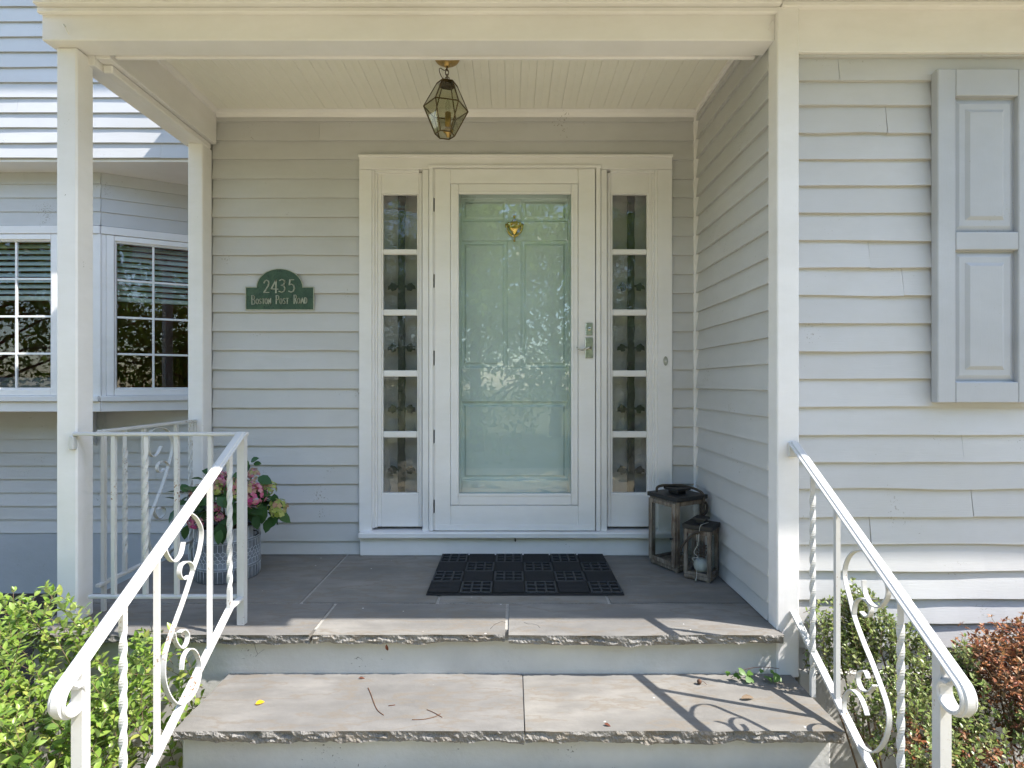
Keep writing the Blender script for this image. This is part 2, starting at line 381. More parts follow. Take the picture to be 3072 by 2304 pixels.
M['hyd_blush'] = leaf_mat('blush_petal', [(0.52, 0.26, 0.28), (0.52, 0.44, 0.28), (0.58, 0.20, 0.30), (0.36, 0.42, 0.14)], 0.25, 0.0)
M['ivy'] = leaf_mat('ivy_leaf', [(0.07, 0.16, 0.03), (0.13, 0.24, 0.05)], 0.3, 0.06, obj_rand=True)
M['tree'] = leaf_mat('tree_leaf', [(0.09, 0.16, 0.03), (0.17, 0.26, 0.05), (0.28, 0.36, 0.09)], 0.5, 0.02, 0.6)
M['yleaf'] = leaf_mat('yellow_leaf', [(0.70, 0.42, 0.03), (0.70, 0.42, 0.03)], 0.3, 0.0)
M['bleaf'] = leaf_mat('brown_leaf', [(0.25, 0.185, 0.13), (0.25, 0.185, 0.13)], 0.2, 0.0)
M['rleaf'] = leaf_mat('rust_leaf', [(0.15, 0.06, 0.04), (0.15, 0.06, 0.04)], 0.2, 0.0)

# ------------------------------------------------------------------ the setting: ground, bed, walk
def sheet(name, x0, x1, y0, y1, z, mat, kind='structure', n=1):
    mb = MB(); mb.add([(x0,y0,z),(x1,y0,z),(x1,y1,z),(x0,y1,z)], [(0,1,2,3)]); o = mb.build(name, mat); o['kind'] = kind; return o
GZ = -0.77
sheet('ground', -120, 120, -160, 60, GZ, M['lawn'])
sheet('planting_bed', -6.5, 6.5, -2.1, 1.6, GZ+0.006, M['soil'])
sheet('path', -1.15, 1.15, -2.6, -2.2, GZ+0.012, M['walk'])
sheet('bounce_gravel_sheet', -16, 16, -8.2, -2.15, GZ+0.018, M['bounce_gravel'])  # unseen sheet added to bounce warm sunlight onto porch walls and ceiling

# ------------------------------------------------------------------ house
house = thing('house', 'pale grey clapboard house with white trimmed recessed porch entry', 'house', (0, 0, GZ))
def hp(name, mb, mat, parent=None, **k): return mb.build(name, mat, parent or house, **k)
def hbox(name, x0, x1, y0, y1, z0, z1, mat, c=0.003, parent=None, **k):
    return hp(name, MB().box(x0, x1, y0, y1, z0, z1, c), mat, parent, **k)
_seed = [100]
def clap(parent, p0, p1, *a, **k):
    """a course of siding: one board, or two butted with a hairline joint"""
    L = math.hypot(p1[0]-p0[0], p1[1]-p0[1]); rj = random.Random(int(L*1000)+_seed[0]*7)
    if L > 1.0 and rj.random() < (0.9 if L > 3 else 0.28):
        u = rj.uniform(0.03, 0.26) if L > 3 and p0[0] > 1 else (rj.uniform(0.62, 0.9) if L > 3 else rj.uniform(0.2, 0.8)); g_ = 0.0009/L
        q0 = [p0[i]+(p1[i]-p0[i])*(u-g_) for i in (0, 1)]; q1 = [p0[i]+(p1[i]-p0[i])*(u+g_) for i in (0, 1)]
        board(parent, p0, q0, *a, **k); return board(parent, q1, p1, *a, **k)
    return board(parent, p0, p1, *a, **k)
def board(parent, p0, p1, nrm, z0, z1, pitch, mat, t=0.0205, lap=0.012, wob=1.0):
    """one bevelled clapboard between plan points p0 and p1, outward normal nrm"""
    _seed[0] += 1
    L = math.hypot(p1[0]-p0[0], p1[1]-p0[1]); n = max(3, int(L/0.09)+1)
    r = np.random.default_rng(_seed[0])
    wz = vnoise(n, _seed[0]*3+1, 4)*0.0009*wob; wt = vnoise(n, _seed[0]*3+2, 3)*0.0010*wob
    tilt = r.normal()*0.0012*wob
    top = min(z0+pitch+lap, z1); k = (top-z0)/(pitch+lap); vs = []
    for i in range(n):
        u = i/(n-1); x = p0[0]+(p1[0]-p0[0])*u; y = p0[1]+(p1[1]-p0[1])*u
        zb = z0 + wz[i] + tilt*(u-0.5); tb = t + wt[i]; tt = tb + (0.0035-tb)*k
        for out, z in ((0.0, zb), (tb, zb), (tb, zb+0.0015), (tt, top), (0.0, top)):
            vs.append((x+nrm[0]*out, y+nrm[1]*out, z))
    fs = []
    for i in range(n-1):
        for j in range(5):
            q = (j+1) % 5; fs.append((i*5+j, i*5+q, (i+1)*5+q, (i+1)*5+j))
    fs.append(tuple(range(5))); fs.append(tuple((n-1)*5+j for j in range(5)))
    return MB().add(vs, fs).build('clapboard', mat, parent)

# --- entry wall (the wall the door stands in)
YS = 0.030                                   # sheathing plane of the entry wall
XL, XR = PX(1077, 0), PX(2017, 0)            # door surround, outer edges
WX0, WX1 = -1.775, 1.045
mb = MB(); mb.box(WX0, XL+0.03, YS, YS+0.12, -0.3, 3.2); mb.box(XR-0.03, WX1+0.02, YS, YS+0.12, -0.3, 3.2); mb.box(XL+0.03, XR-0.03, YS+0.001, YS+0.119, PZ(500, 0), 3.2)
entry_wall = hp('entry_wall', mb, M['siding'])
pit = 0.1077
for i in range(-1, 23):
    z0 = 0.078 + pit*i
    if i < 0: z0 = 0.004
    p = pit if i >= 0 else 0.078-0.004
    if i < 20:
        clap(entry_wall, (-1.692, YS), (XL+0.004, YS), (0,-1), z0, 2.52, p, M['siding'])
        clap(entry_wall, (XR-0.004, YS), (PX(2085, 0.016), YS), (0,-1), z0, 2.52, p, M['siding'])
    else:
        clap(entry_wall, (-1.692, YS), (PX(2085, 0.016), YS), (0,-1), z0, 2.52, p, M['siding'])
# --- side wall of the recess
side_wall = hp('side_wall', MB().box(1.055, 1.16, -0.87, YS+0.10, -0.3, 3.0), M['siding_y'])
for i in range(-1, 23):
    z0 = 0.078 + pit*i if i >= 0 else 0.006
    p = pit if i >= 0 else 0.072
    clap(side_wall, (1.055, -0.872), (1.055, 0.008), (-1,0), z0, 2.52, p, M['siding_y'])
hbox('corner_strip', 1.026, 1.0535, 0.000, 0.0295, 0.003, 2.50, M['trimv'])
# --- right front wall
right_wall = hp('right_wall', MB().box(1.10, 6.0, -0.905, -0.80, -0.085, 2.9), M['siding'])
rz = [PZ(y, -0.92) for y in (1941, 1869, 1796, 1713, 1631.5, 1550, 1466, 1385, 1303, 1220, 1137, 1053, 970, 887, 803, 722, 639, 556, 477.5, 399, 316, 243)]
rz.append(2.262)
for a, b in zip(rz[:-1], rz[1:]):
    clap(right_wall, (1.122, -0.905), (6.0, -0.905), (0,-1), a, 2.30, b-a, M['siding'], t=0.0200, wob=1.6)
clap(right_wall, (1.122, -0.905), (6.0, -0.905), (0,-1), 2.262, 2.36, 0.1, M['siding'], wob=1.0)
hbox('foundation', 1.06, 6.0, -0.897, -0.60, GZ-0.1, -0.087, M['found'])
hbox('foundation', 1.135, 6.0, -0.934, -0.899, GZ-0.1, -0.175, M['concrete'])
# --- frieze, pilaster, beams, cornice
hbox('frieze', 1.122, 6.0, -0.938, -0.9045, 2.272, 2.445, M['trim'])
hbox('pilaster', 1.040, 1.126, -0.947, -0.868, -0.187, 2.447, M['trimv'], 0.004)
BF = 2.200 - D                                 # porch beam, front face
hp('beam', MB().box(-1.862, 1.041, BF, BF+0.104, 2.326, 2.470, 0.003), M['trim'])
hp('beam_molding', MB().box(-1.666, 1.030, BF+0.106, BF+0.126, 2.340, 2.368, 0.004), M['trim'])
hp('beam_molding', MB().box(-1.666, 1.020, BF+0.1275, BF+0.146, 2.330, 2.360, 0.005), M['trim'])
hp('side_beam', MB().box(-1.812, -1.732, BF+0.1055, 0.02, 2.287, 2.470, 0.003), M['trim'])
hp('beam_molding', MB().box(-1.7305, -1.690, BF+0.148, -0.004, 2.281, 2.315, 0.005), M['trim'])
hp('side_beam_lining', MB().box(-1.7302, -1.668, BF+0.107, 0.012, 2.317, 2.515, 0.002), M['trim'])
# cornice: bed moulding steps and the boxed eave
EY = -1.585; EYR = -1.515
for j, (o0, o1, z0, z1) in enumerate(((0.0, 0.020, 2.424, 2.446), (0.0, 0.040, 2.447, 2.474), (0.0, 0.056, 2.475, 2.490))):
    hp('bed_molding', MB().box(-1.868, 1.054, BF-o1, BF-0.0005-0.0004*j, z0, z1, 0.004), M['trim'])
    hp('bed_molding', MB().box(1.056, 6.0, BF-0.014-o1, BF-0.0005-0.0004*j, z0+0.014, z1+0.014, 0.004), M['trim'])
hp('soffit', MB().box(-1.872, 1.0545, EY+0.02, BF+0.3, 2.506, 2.525, 0.002), M['trim'])
hp('soffit', MB().box(1.0555, 6.0, EYR+0.02, BF+0.3, 2.507, 2.526, 0.002), M['trim'])
hp('gutter_board', MB().box(-1.874, 1.055, EY, EY+0.019, 2.49, 2.66, 0.003), M['trim'])
hp('gutter_board', MB().box(1.0555, 6.0, EYR, EYR+0.019, 2.49, 2.66, 0.003), M['trim'])
hp('roof', MB().prism([(EY-0.02, 2.655), (EY-0.02, 2.68), (0.90, 3.70), (0.90, 3.60)], 'x', -1.90, 1.07), M['roof'])
hp('roof', MB().prism([(EYR-0.02, 2.665), (EYR-0.02, 2.69), (0.90, 3.53), (0.90, 3.43)], 'x', 1.0705, 6.0), M['roof'])
hp('rake_board', MB().prism([(EY+0.0195, 2.52), (EY+0.0195, 2.652), (0.90, 3.595), (0.90, 2.52)], 'x', -1.871, -1.85), M['trim'])
# porch ceiling boards with centre bead
ceil = hp('ceiling', MB().box(-1.68, 1.07, BF+0.11, YS-0.002, 2.518, 2.53), M['ceiling'])
cb = MB(); bw = 0.0775; y0c, y1c = BF+0.112, YS-0.004
prof = [(0.0004, 0.002), (0.003, 0.0), (bw/2-0.002, 0.0), (bw/2-0.0006, 0.0014), (bw/2+0.0006, 0.0014), (bw/2+0.002, 0.0), (bw-0.003, 0.0), (bw-0.0004, 0.002), (bw-0.0004, 0.012), (0.0004, 0.012)]
cb.prism(prof, 'y', y0c, y1c); cbm = cb.mesh('ceiling_board'); cbm.materials.append(M['ceiling'])
nb = int((1.05+1.66)/bw)+1
for i in range(nb):
    o = link('ceiling_board', cbm, ceil, world=False)
    o.location = Vector((-1.662+i*bw, random.uniform(-0.001, 0.001), 2.504+random.uniform(0, 0.0005))) - wloc(ceil) + Vector((0,0,0))
hp('ceiling_molding', MB().prism([(0.0135, 2.470), (0.004, 2.470), (-0.004, 2.482), (-0.006, 2.492), (-0.022, 2.503), (0.0135, 2.503)], 'x', -1.666, 1.043), M['trim'])
hp('ceiling_molding', MB().prism([(-1.6675, 2.480), (-1.655, 2.482), (-1.643, 2.5035), (-1.6675, 2.5035)], 'y', BF+0.149, -0.024), M['trim'])
hbox('ceiling_molding', 1.024, 1.0405, BF+0.149, -0.024, 2.478, 2.5035, M['trim'])
# porch posts
hp('porch_post', MB().box(-1.841, -1.757, -0.882, -0.790, -0.001, 2.325, 0.006), M['trimv'])
hp('porch_post', MB().box(-1.776, -1.694, -0.082, 0.014, 0.0005, 2.286, 0.005), M['trimv'])
hp('wall_end', MB().box(-1.792, -1.7765, -0.05, 1.6, -0.5, 3.3), M['siding_y'])
# --- left wing: overhanging upper wall, lower wall, foundation
YU, YB, YLW = 0.915, 1.125, 1.475
upper = hp('upper_wall', MB().box(-7.0, -1.50, YU, YU+0.1, 2.60, 5.4), M['siding'])
uz = [2.602 + 0.1098*i for i in range(0, 25)]
for z in uz: clap(upper, (-7.0, YU), (-1.50, YU), (0,-1), z, 5.4, 0.1098, M['siding'], t=0.0195)
hbox('overhang_soffit', -7.0, -1.50, YU+0.002, YLW+0.12, 2.580, 2.600, M['trim'])
hbox('eave', -7.0, 1.0, 0.305, YU+0.2, 5.30, 5.45, M['trim'])
hp('roof', MB().prism([(0.27, 5.46), (0.27, 5.50), (4.5, 8.0), (4.5, 7.9)], 'x', -7.0, 1.0), M['roof'])
lower = hp('lower_wall', MB().box(-7.0, -1.70, YLW, YLW+0.1, -0.27, 0.74), M['siding'])
for i in range(0, 10): clap(lower, (-7.0, YLW), (-1.70, YLW), (0,-1), -0.263+0.1107*i, 0.85, 0.1107, M['siding'])
hbox('foundation', -7.0, -1.72, YLW-0.012, YLW+0.25, GZ-0.1, -0.266, M['found'])

# --- bay window under the overhang
bay = part('bay_window', house)
def bp(name, mb, mat): return mb.build(name, mat, bay)
zT, zH0, zG1, zG0, zS, zA = 2.580, 2.173, 2.066, 0.925, 0.850, 0.753
cA = Vector((-3.14, YB, 0)); dirA = Vector((0.51, 0.27, 0)).normalized(); nA = Vector((dirA.y, -dirA.x, 0))
LA = 0.74
class Face:                                  # local frame: u along the bay face, o outward, z up
    def __init__(s, p, d, n): s.p, s.d, s.n = p, d, n
    def box(s, mb, u0, u1, o0, o1, z0, z1, c=0.0025):
        Mx = Matrix(((s.d.x, s.n.x, 0, s.p.x), (s.d.y, s.n.y, 0, s.p.y), (0, 0, 1, 0), (0, 0, 0, 1)))
        return mb.box(u0, u1, o0, o1, z0, z1, c, M=Mx)
    def plan(s, u): q = s.p + s.d*u; return (q.x, q.y)
FA = Face(cA, dirA, nA); FF = Face(Vector((-5.0, YB, 0)), Vector((1,0,0)), Vector((0,-1,0)))
for face, U0, U1, g in ((FF, 0.0, 1.86, (0.55, 1.485)), (FA, 0.0, LA, (0.083, 0.585))):
    n2 = (face.n.x, face.n.y)
    bp('bay_backing', face.box(MB(), U0, U1, -0.06, -0.001, zH0+0.001, zT), M['siding'])
    for i in range(4):
        z0 = zH0 + 0.001 + 0.1055*i
        clap(bay, face.plan(U0), face.plan(U1), n2, z0, zT-0.001, 0.1055, M['siding'], t=0.012)
    bp('head_trim', face.box(MB(), U0+0.002, U1, -0.04, 0.020, zG1+0.045, zH0-0.002), M['trim'])
    bp('corner_board', face.box(MB(), U0+0.001, g[0]-0.052, -0.05, 0.010, zS+0.002, zG1+0.043), M['trimv'])
    bp('corner_board', face.box(MB(), g[1]+0.052, U1-0.001, -0.05, 0.010, zS+0.002, zG1+0.043), M['trimv'])
    # sash frame
    mb = MB(); a, b = g
    for (u0, u1, z0, z1) in ((a-0.050, a, zG0-0.050, zG1+0.042), (b, b+0.050, zG0-0.050, zG1+0.042)): face.box(mb, u0, u1, -0.035, 0.016, z0, z1, 0.004)
    for (u0, u1, z0, z1) in ((a+0.0005, b-0.0005, zG1, zG1+0.042), (a+0.0005, b-0.0005, zG0-0.050, zG0)): face.box(mb, u0, u1, -0.034, 0.015, z0, z1, 0.004)
    bp('window_frame', mb, M['door_white'])
    mb = MB()
    for (u0, u1, z0, z1) in ((a, a+0.012, zG0, zG1), (b-0.012, b, zG0, zG1), (a+0.0125, b-0.0125, zG1-0.012, zG1), (a+0.0125, b-0.0125, zG0, zG0+0.012)): face.box(mb, u0, u1, -0.030, 0.004, z0, z1, 0.002)
    bp('sash', mb, M['trim'])
    nc = 2 if face is FA else 3
    us = [a + (b-a)*k/nc for k in range(nc+1)] if face is FA else [0.55, 0.915, 1.20, 1.485]
    zs = [zG0, 1.197, 1.482, 1.770, zG1]
    for u in us[1:-1]: bp('muntin', face.box(MB(), u-0.008, u+0.008, -0.022, -0.006, zG0+0.012, zG1-0.012, 0.002), M['door_white'])
    for z in zs[1:-1]:
        bp('muntin', face.box(MB(), a+0.013, b-0.013, -0.0215, -0.0065, z-0.008, z+0.008, 0.002), M['door_white'])
    for k in range(nc):
        for q in range(4):
            bp('pane', face.box(MB(), us[k]+0.007, us[k+1]-0.007, -0.0165, -0.0125, zs[q]+0.006, zs[q+1]-0.006, 0), M['glass_win'])
    for q in range(9):
        mb = MB(); z = zG1-0.03-0.0445*q
        cc = [(-0.098, z+0.020), (-0.088, z+0.012), (-0.078, z+0.001), (-0.070, z-0.014), (-0.0715, z-0.0155), (-0.080, z-0.001), (-0.090, z+0.010), (-0.099, z+0.018)]
        vs = []; e = face.d
        for u in (a+0.005, b-0.005):
            for o_, zz in cc: p_ = face.p + face.d*u + face.n*o_; vs.append((p_.x, p_.y, zz))
        fs = [tuple(range(8)), tuple(range(8, 16))] + [(j, (j+1) % 8, 8+(j+1) % 8, 8+j) for j in range(8)]
        bp('blind_slat', mb.add(vs, fs), M['blind'])
    bp('blind_rail', face.box(MB(), a+0.005, b-0.005, -0.095, -0.062, 1.615, 1.648, 0.004), M['blind'])
    bp('apron', face.box(MB(), U0, U1, -0.10, 0.012, zA, zS-0.020, 0.003), M['trim'])
    bp('sill', face.box(MB(), U0, U1, -0.05, 0.036, zS-0.019, zG0-0.0505, 0.004), M['trim'])
bp('corner_post', MB().box(cA.x-0.02, cA.x+0.006, YB-0.016, YB+0.04, zS+0.003, zG1+0.0435, 0.003), M['trimv'])
bp('bay_floor', MB().prism([(-5.0, YB+0.02), (cA.x, YB+0.02), (cA.x+dirA.x*LA-0.02, YB+dirA.y*LA), (-2.48, YLW+0.15), (-5.0, YLW+0.15)], 'z', zA+0.004, zA+0.03), M['trim'])
mb = MB(); pts = [(YB+0.02, zA-0.002), (YB+0.05, zA-0.05), (YB+0.12, zA-0.09), (YB+0.16, zA-0.17), (YB+0.26, zA-0.23), (YLW-0.012, zA-0.30), (YLW-0.012, zA-0.002)]
bp('bracket', mb.prism(pts, 'x', -3.47, -3.43), M['trim'])
# room behind the bay
mb = MB(); mb.box(-5.4, -2.0, 4.2, 4.3, 0.2, 2.7); mb.box(-5.5, -5.4, 1.3, 4.2, 0.2, 2.7); mb.box(-2.0, -1.9, 1.5, 4.2, 0.2, 2.7)
mb.box(-5.4, -2.0, 1.6, 4.2, 0.15, 0.2); mb.box(-5.5, -1.9, 1.6, 4.2, 2.62, 2.7); mb.box(-5.4, -4.99, 1.14, 1.3, 0.2, 2.6); mb.box(-2.5, -2.0, 1.50, 1.6, 0.76, 2.6)
bp('room_wall', mb, M['room'])
wr = bp('room_panelling', MB().box(-3.35, -3.10, 3.1, 3.16, 0.2, 2.2, 0.004).box(-2.72, -2.62, 2.0, 2.06, 0.2, 2.3, 0.004), M['redwood'])
bp('room_panelling', MB().box(-3.95, -3.70, 1.90, 2.05, 1.06, 1.32, 0.01), M['redwood'])
so = thing('sofa', 'grey knitted sofa back behind the lower bay window panes', 'sofa', (-4.0, 1.75, 0.2))
mb = MB(); mb.box(-4.9, -3.60, 1.55, 1.80, 0.25, 1.02, 0.06); mb.build('backrest', M['knit'], so)
MB().box(-4.9, -3.60, 1.805, 2.4, 0.25, 0.62, 0.06).build('seat', M['knit'], so)

# --- door surround
sur = part('door_surround', house)
def pbox(name, x0, x1, y0, y1, Yf, Yb, mat, parent, c=0.002):
    return MB().box(PX(x0, Yf), PX(x1, Yf), Yf, Yb, PZ(y1, Yf), PZ(y0, Yf), c).build(name, mat, parent)
pbox('casing', 1077, 1115, 508, 1595, 0.000, 0.05, M['trimv'], sur)
pbox('casing', 1974, 2017, 508, 1595, 0.000, 0.05, M['trimv'], sur)
pbox('casing', 1077, 2017, 470, 507, -0.001, 0.05, M['trim'], sur)
pbox('drip_cap', 1074, 2020, 462, 469.5, -0.018, 0.03, M['trim'], sur)
for a, b in ((1116, 1124), (1965, 1973)):
    pbox('casing_bead', a, b, 509, 1584, 0.008, 0.05, M['trimv'], sur)
for a, b in ((1125, 1132), (1957, 1964)):
    pbox('casing_bead', a, b, 518, 1583, 0.016, 0.05, M['trimv'], sur)
for a, b in ((1116, 1266), (1822, 1973)):
    pbox('casing_bead', a+9, b-9, 508.5, 517, 0.009, 0.05, M['trim'], sur)
pbox('mullion', 1267, 1286, 508, 1594, -0.002, 0.05, M['trimv'], sur)
pbox('mullion', 1803, 1821, 508, 1594, -0.002, 0.05, M['trimv'], sur)
pbox('storm_frame', 1287, 1299, 497, 1593, -0.012, 0.02, M['door_white'], sur)
pbox('storm_frame', 1789, 1802, 497, 1593, -0.012, 0.02, M['door_white'], sur)
pbox('storm_frame', 1285, 1804, 494, 502, -0.016, 0.02, M['door_white'], sur)
hbox('doorsill', PX(1074, -0.04), PX(2022, -0.04), -0.042, 0.10, 0.106, 0.138, M['trim'], 0.005, sur)
hbox('kick_board', PX(1080, -0.004), PX(2017, -0.004), -0.006, 0.03, 0.001, 0.105, M['trim'], 0.003, sur)
bell = part('doorbell', house)
mb = MB(); c = W(1997, 1083, -0.001)
mb.add([(c.x+0.0135*math.cos(t), -0.0012, c.z+0.026*math.sin(t)) for t in np.linspace(0, 2*math.pi, 20, endpoint=False)] + [(c.x+0.011*math.cos(t), -0.006, c.z+0.022*math.sin(t)) for t in np.linspace(0, 2*math.pi, 20, endpoint=False)],
       [(j, (j+1) % 20, 20+(j+1) % 20, 20+j) for j in range(20)] + [tuple(range(20, 40))])
mb.build('bell_plate', M['steel'], bell)
mb = MB(); mb.lathe([(0.0075, 0.0), (0.0075, 0.004), (0.005, 0.006), (0.0001, 0.0065)], (c.x, -0.0065, c.z), 14, axis='y'); mb.build('bell_button', M['candle'], bell)

def leafy_grille(xc, ys):
    """wrought iron upright with a leaf bar behind each pane"""
    mb = MB(); Yg = 0.075
    for k, (a, b) in enumerate(ys):
        z0, z1 = PZ(b, Yg)-0.012, PZ(a, Yg)+0.012; x = PX(xc, Yg)
        r = random.Random(k+int(xc)); pts = []
        n = 9
        for s_ in (-1, 1):
            for j in range(n):
                t = j/(n-1); zz = z0+(z1-z0)*(t if s_ < 0 else 1-t)
                pts.append((x + s_*(0.0205 + r.uniform(-0.003, 0.003)), zz))
        mb.prism(pts, 'y', Yg, Yg+0.006)
        if k == 0: continue
        zc = z0+(z1-z0)*0.42
        for s_ in (-1, 1):
            p = [(0.019, -0.005), (0.030, -0.006), (0.034, -0.021), (0.056, -0.026), (0.062, -0.014), (0.080, -0.016), (0.078, 0.004), (0.066, 0.012), (0.058, 0.024), (0.038, 0.018), (0.030, 0.007), (0.019, 0.006)]
            q = [(x + s_*(u + r.uniform(-0.002, 0.002)), zc + v + r.uniform(-0.003, 0.003)) for u, v in p]
            mb.prism(q if s_ > 0 else q[::-1], 'y', Yg+0.001, Yg+0.005)
    return mb
rows = [(584, 746), (764, 927), (947, 1110), (1131, 1293), (1314, 1477)]
for (a, b, p0, p1) in ((1133, 1266, 1150, 1251), (1822, 1956, 1838, 1940)):
    sl = part('sidelight', house); Yf = 0.024
    mb = MB()
    def pb(x0, x1, y0, y1, Yf=Yf, Yb=0.06, c=0.002): mb.box(PX(x0, Yf), PX(x1, Yf), Yf, Yb, PZ(y1, Yf), PZ(y0, Yf), c)
    pb(a, p0-6, 518, 1580); pb(p1+6, b, 518, 1580); pb(p0-5.8, p1+5.8, 518, 580); pb(p0-5.8, p1+5.8, 1484, 1580)
    mb.build('sash', M['trimv'], sl)
    for y0, y1 in ((580.5, 584), (1478, 1483.5)): pbox('stop_bead', p0-5.6, p1+5.6, y0, y1, 0.030, 0.05, M['trim'], sl, 0.001)
    for x0, x1 in ((p0-5.5, p0-0.5), (p1+0.5, p1+5.5)): pbox('stop_bead', x0, x1, 584.5, 1477.5, 0.0305, 0.05, M['trimv'], sl, 0.001)
    for (t0, t1), (u0, u1) in zip(rows[:-1], rows[1:]): pbox('muntin', p0-0.4, p1+0.4, t1+1, u0-1, 0.027, 0.05, M['trim'], sl, 0.004)
    for t0, t1 in rows:
        pbox('pane', p0-2, p1+2, t0-2, t1+2, 0.040, 0.0435, M['glass_old'], sl, 0)
    leafy_grille((p0+p1)/2+4, rows).build('iron_grille', M['blackiron'], sl)
    pbox('lining', p0-30, p1+30, 560, 1500, 0.125, 0.13, M['curtain'], sl, 0)
# dark backing box added behind the door to block daylight leaks
M['hall'] = simple('dark_backing', (0.10, 0.10, 0.10), 0.8)
hp('daylight_block', MB().box(XL, XR, 0.16, 0.2, -0.2, 2.4).box(XL-0.02, XL, 0.07, 0.2, -0.2, 2.4).box(XR, XR+0.02, 0.07, 0.2, -0.2, 2.4), M['hall'])

# --- front door seen through the storm door
fd = part('front_door', house); Yd = 0.085
fx = lambda x: PX(x, Yd); fz = lambda y: PZ(y, Yd)
mb = MB()
def fb(x0, x1, y0, y1, Yf=Yd, Yb=0.125, c=0.003): mb.box(fx(x0), fx(x1), Yf, Yb, fz(y1), fz(y0), c)
fb(1320, 1384, 540, 1540); fb(1704, 1768, 540, 1540); fb(1384.2, 1703.8, 540, 596); fb(1384.2, 1703.8, 1440, 1540)
fb(1384.2, 1703.8, 664, 722); fb(1384.2, 1703.8, 1102, 1206); fb(1522, 1564, 596.2, 663.8); fb(1522, 1564, 722.2, 1101.8)
mb.build('door_frame', M['door_green'], fd)
for (x0, x1, y0, y1) in ((1384, 1522, 596, 664), (1564, 1704, 596, 664), (1384, 1522, 722, 1102), (1564, 1704, 722, 1102), (1384, 1704, 1206, 1440)):
    m2 = MB(); m2.box(fx(x0-2), fx(x1+2), Yd+0.014, Yd+0.03, fz(y1+2), fz(y0-2))
    i_ = 14; X0, X1, Z0, Z1 = fx(x0+i_), fx(x1-i_), fz(y1-i_), fz(y0+i_); e = 0.010
    m2.add([(X0-e, Yd+0.0138, Z0-e), (X1+e, Yd+0.0138, Z0-e), (X1+e, Yd+0.0138, Z1+e), (X0-e, Yd+0.0138, Z1+e), (X0, Yd+0.005, Z0), (X1, Yd+0.005, Z0), (X1, Yd+0.005, Z1), (X0, Yd+0.005, Z1)],
           [(0,1,5,4), (1,2,6,5), (2,3,7,6), (3,0,4,7), (4,5,6,7)])
    m2.build('door_panel', M['door_green'], fd)
# brass knocker
kx, kz = fx(1543), fz(683); Yk = Yd-0.003
mb = MB(); q = 1.62
mb.box(kx-0.026*q, kx+0.026*q, Yk-0.009*q, Yk+0.004, kz+0.002*q, kz+0.017*q, 0.004)
urn = [(0.0005, 0.044), (0.006, 0.043), (0.0035, 0.036), (0.0025, 0.030), (0.007, 0.026), (0.012, 0.020), (0.021, 0.016), (0.022, 0.000), (0.018, -0.008), (0.010, -0.018), (0.004, -0.025), (0.003, -0.028), (0.0005, -0.031)]
vv = MB(); vv.lathe([(r*q, z*q) for r, z in urn][::-1], (0, 0, 0), 16)
mb.add([(kx+p[0], Yk+p[1]*0.55, kz+p[2]) for p in vv.v], vv.f, 0, True)
arc = [(kx+0.0285*q*math.cos(t), Yk-0.010*q, kz+0.010*q+0.043*q*math.sin(t)) for t in np.linspace(math.pi, 2*math.pi, 24)]
mb.tube(arc, 0.0042*q, 8)
mb.lathe([(r*q, z*q) for r, z in ((0.0005, -0.054), (0.004, -0.052), (0.0045, -0.048), (0.002, -0.045), (0.0035, -0.040), (0.005, -0.034), (0.0005, -0.032))], (kx, Yk-0.010*q, kz), 12)
mb.build('knocker', M['brass'], fd)

# --- storm door
sd = part('storm_door', house); Ysd = -0.010
mb = MB()
def sb(mb, x0, x1, y0, y1, Yf=Ysd, Yb=0.022, c=0.003): mb.box(PX(x0, Yf), PX(x1, Yf), Yf, Yb, PZ(y1, Yf), PZ(y0, Yf), c)
sb(mb, 1304, 1351, 506, 1592); sb(mb, 1735, 1786, 506, 1592); sb(mb, 1351.2, 1734.8, 506, 550); sb(mb, 1351.2, 1734.8, 1517, 1592)
mb.build('door_frame', M['door_white'], sd)
mb = MB(); sb(mb, 1352, 1375.5, 551, 1516, -0.014, 0.012, 0.004); sb(mb, 1714.5, 1734, 551, 1516, -0.014, 0.012, 0.004); sb(mb, 1375.8, 1714.2, 551, 580.5, -0.0135, 0.012, 0.004); sb(mb, 1375.8, 1714.2, 1482, 1516, -0.0135, 0.012, 0.004)
mb.build('glass_retainer', M['door_white'], sd)
mb = MB(); sb(mb, 1368, 1376.2, 573, 1489, -0.0175, -0.008, 0.003); sb(mb, 1713.8, 1722, 573, 1489, -0.0175, -0.008, 0.003); sb(mb, 1376.5, 1713.5, 573, 581.3, -0.0172, -0.008, 0.003); sb(mb, 1376.5, 1713.5, 1481, 1489, -0.0172, -0.008, 0.003)
mb.build('glazing_bead', M['door_white'], sd)
mb = MB(); sb(mb, 1372, 1718, 576, 1486, 0.002, 0.0055, 0); mb.build('pane', M['glass'], sd)
mb = MB(); sb(mb, 1306, 1785, 1575, 1591.5, -0.0125, -0.009, 0.001); mb.build('sweep', M['door_white'], sd)
for y0, y1 in ((507, 592), (634, 822), (862, 1052), (1096, 1290), (1330, 1500), (1540, 1591)):
    mb = MB(); sb(mb, 1300, 1303.6, y0, y1, -0.014, 0.0, 0.0015); mb.build('hinge', M['door_white'], sd)
def esc(x0, x1, y0, y1, name):
    mb = MB(); Yf = Ysd-0.0005
    X0, X1, Z0, Z1 = PX(x0, Yf), PX(x1, Yf), PZ(y1, Yf), PZ(y0, Yf)
    mb.box(X0, X1, Yf-0.009, Yf, Z0, Z1, 0.004); return mb, (X0+X1)/2, (Z0+Z1)/2, Yf-0.009
mb, x, z, y = esc(1756.5, 1777.5, 969, 1006, 'lock'); mb.lathe([(0.0105, 0.0), (0.0105, 0.006), (0.0088, 0.007), (0.0001, 0.0072)], (x+0.001, y, z+0.001), 20, axis='y')
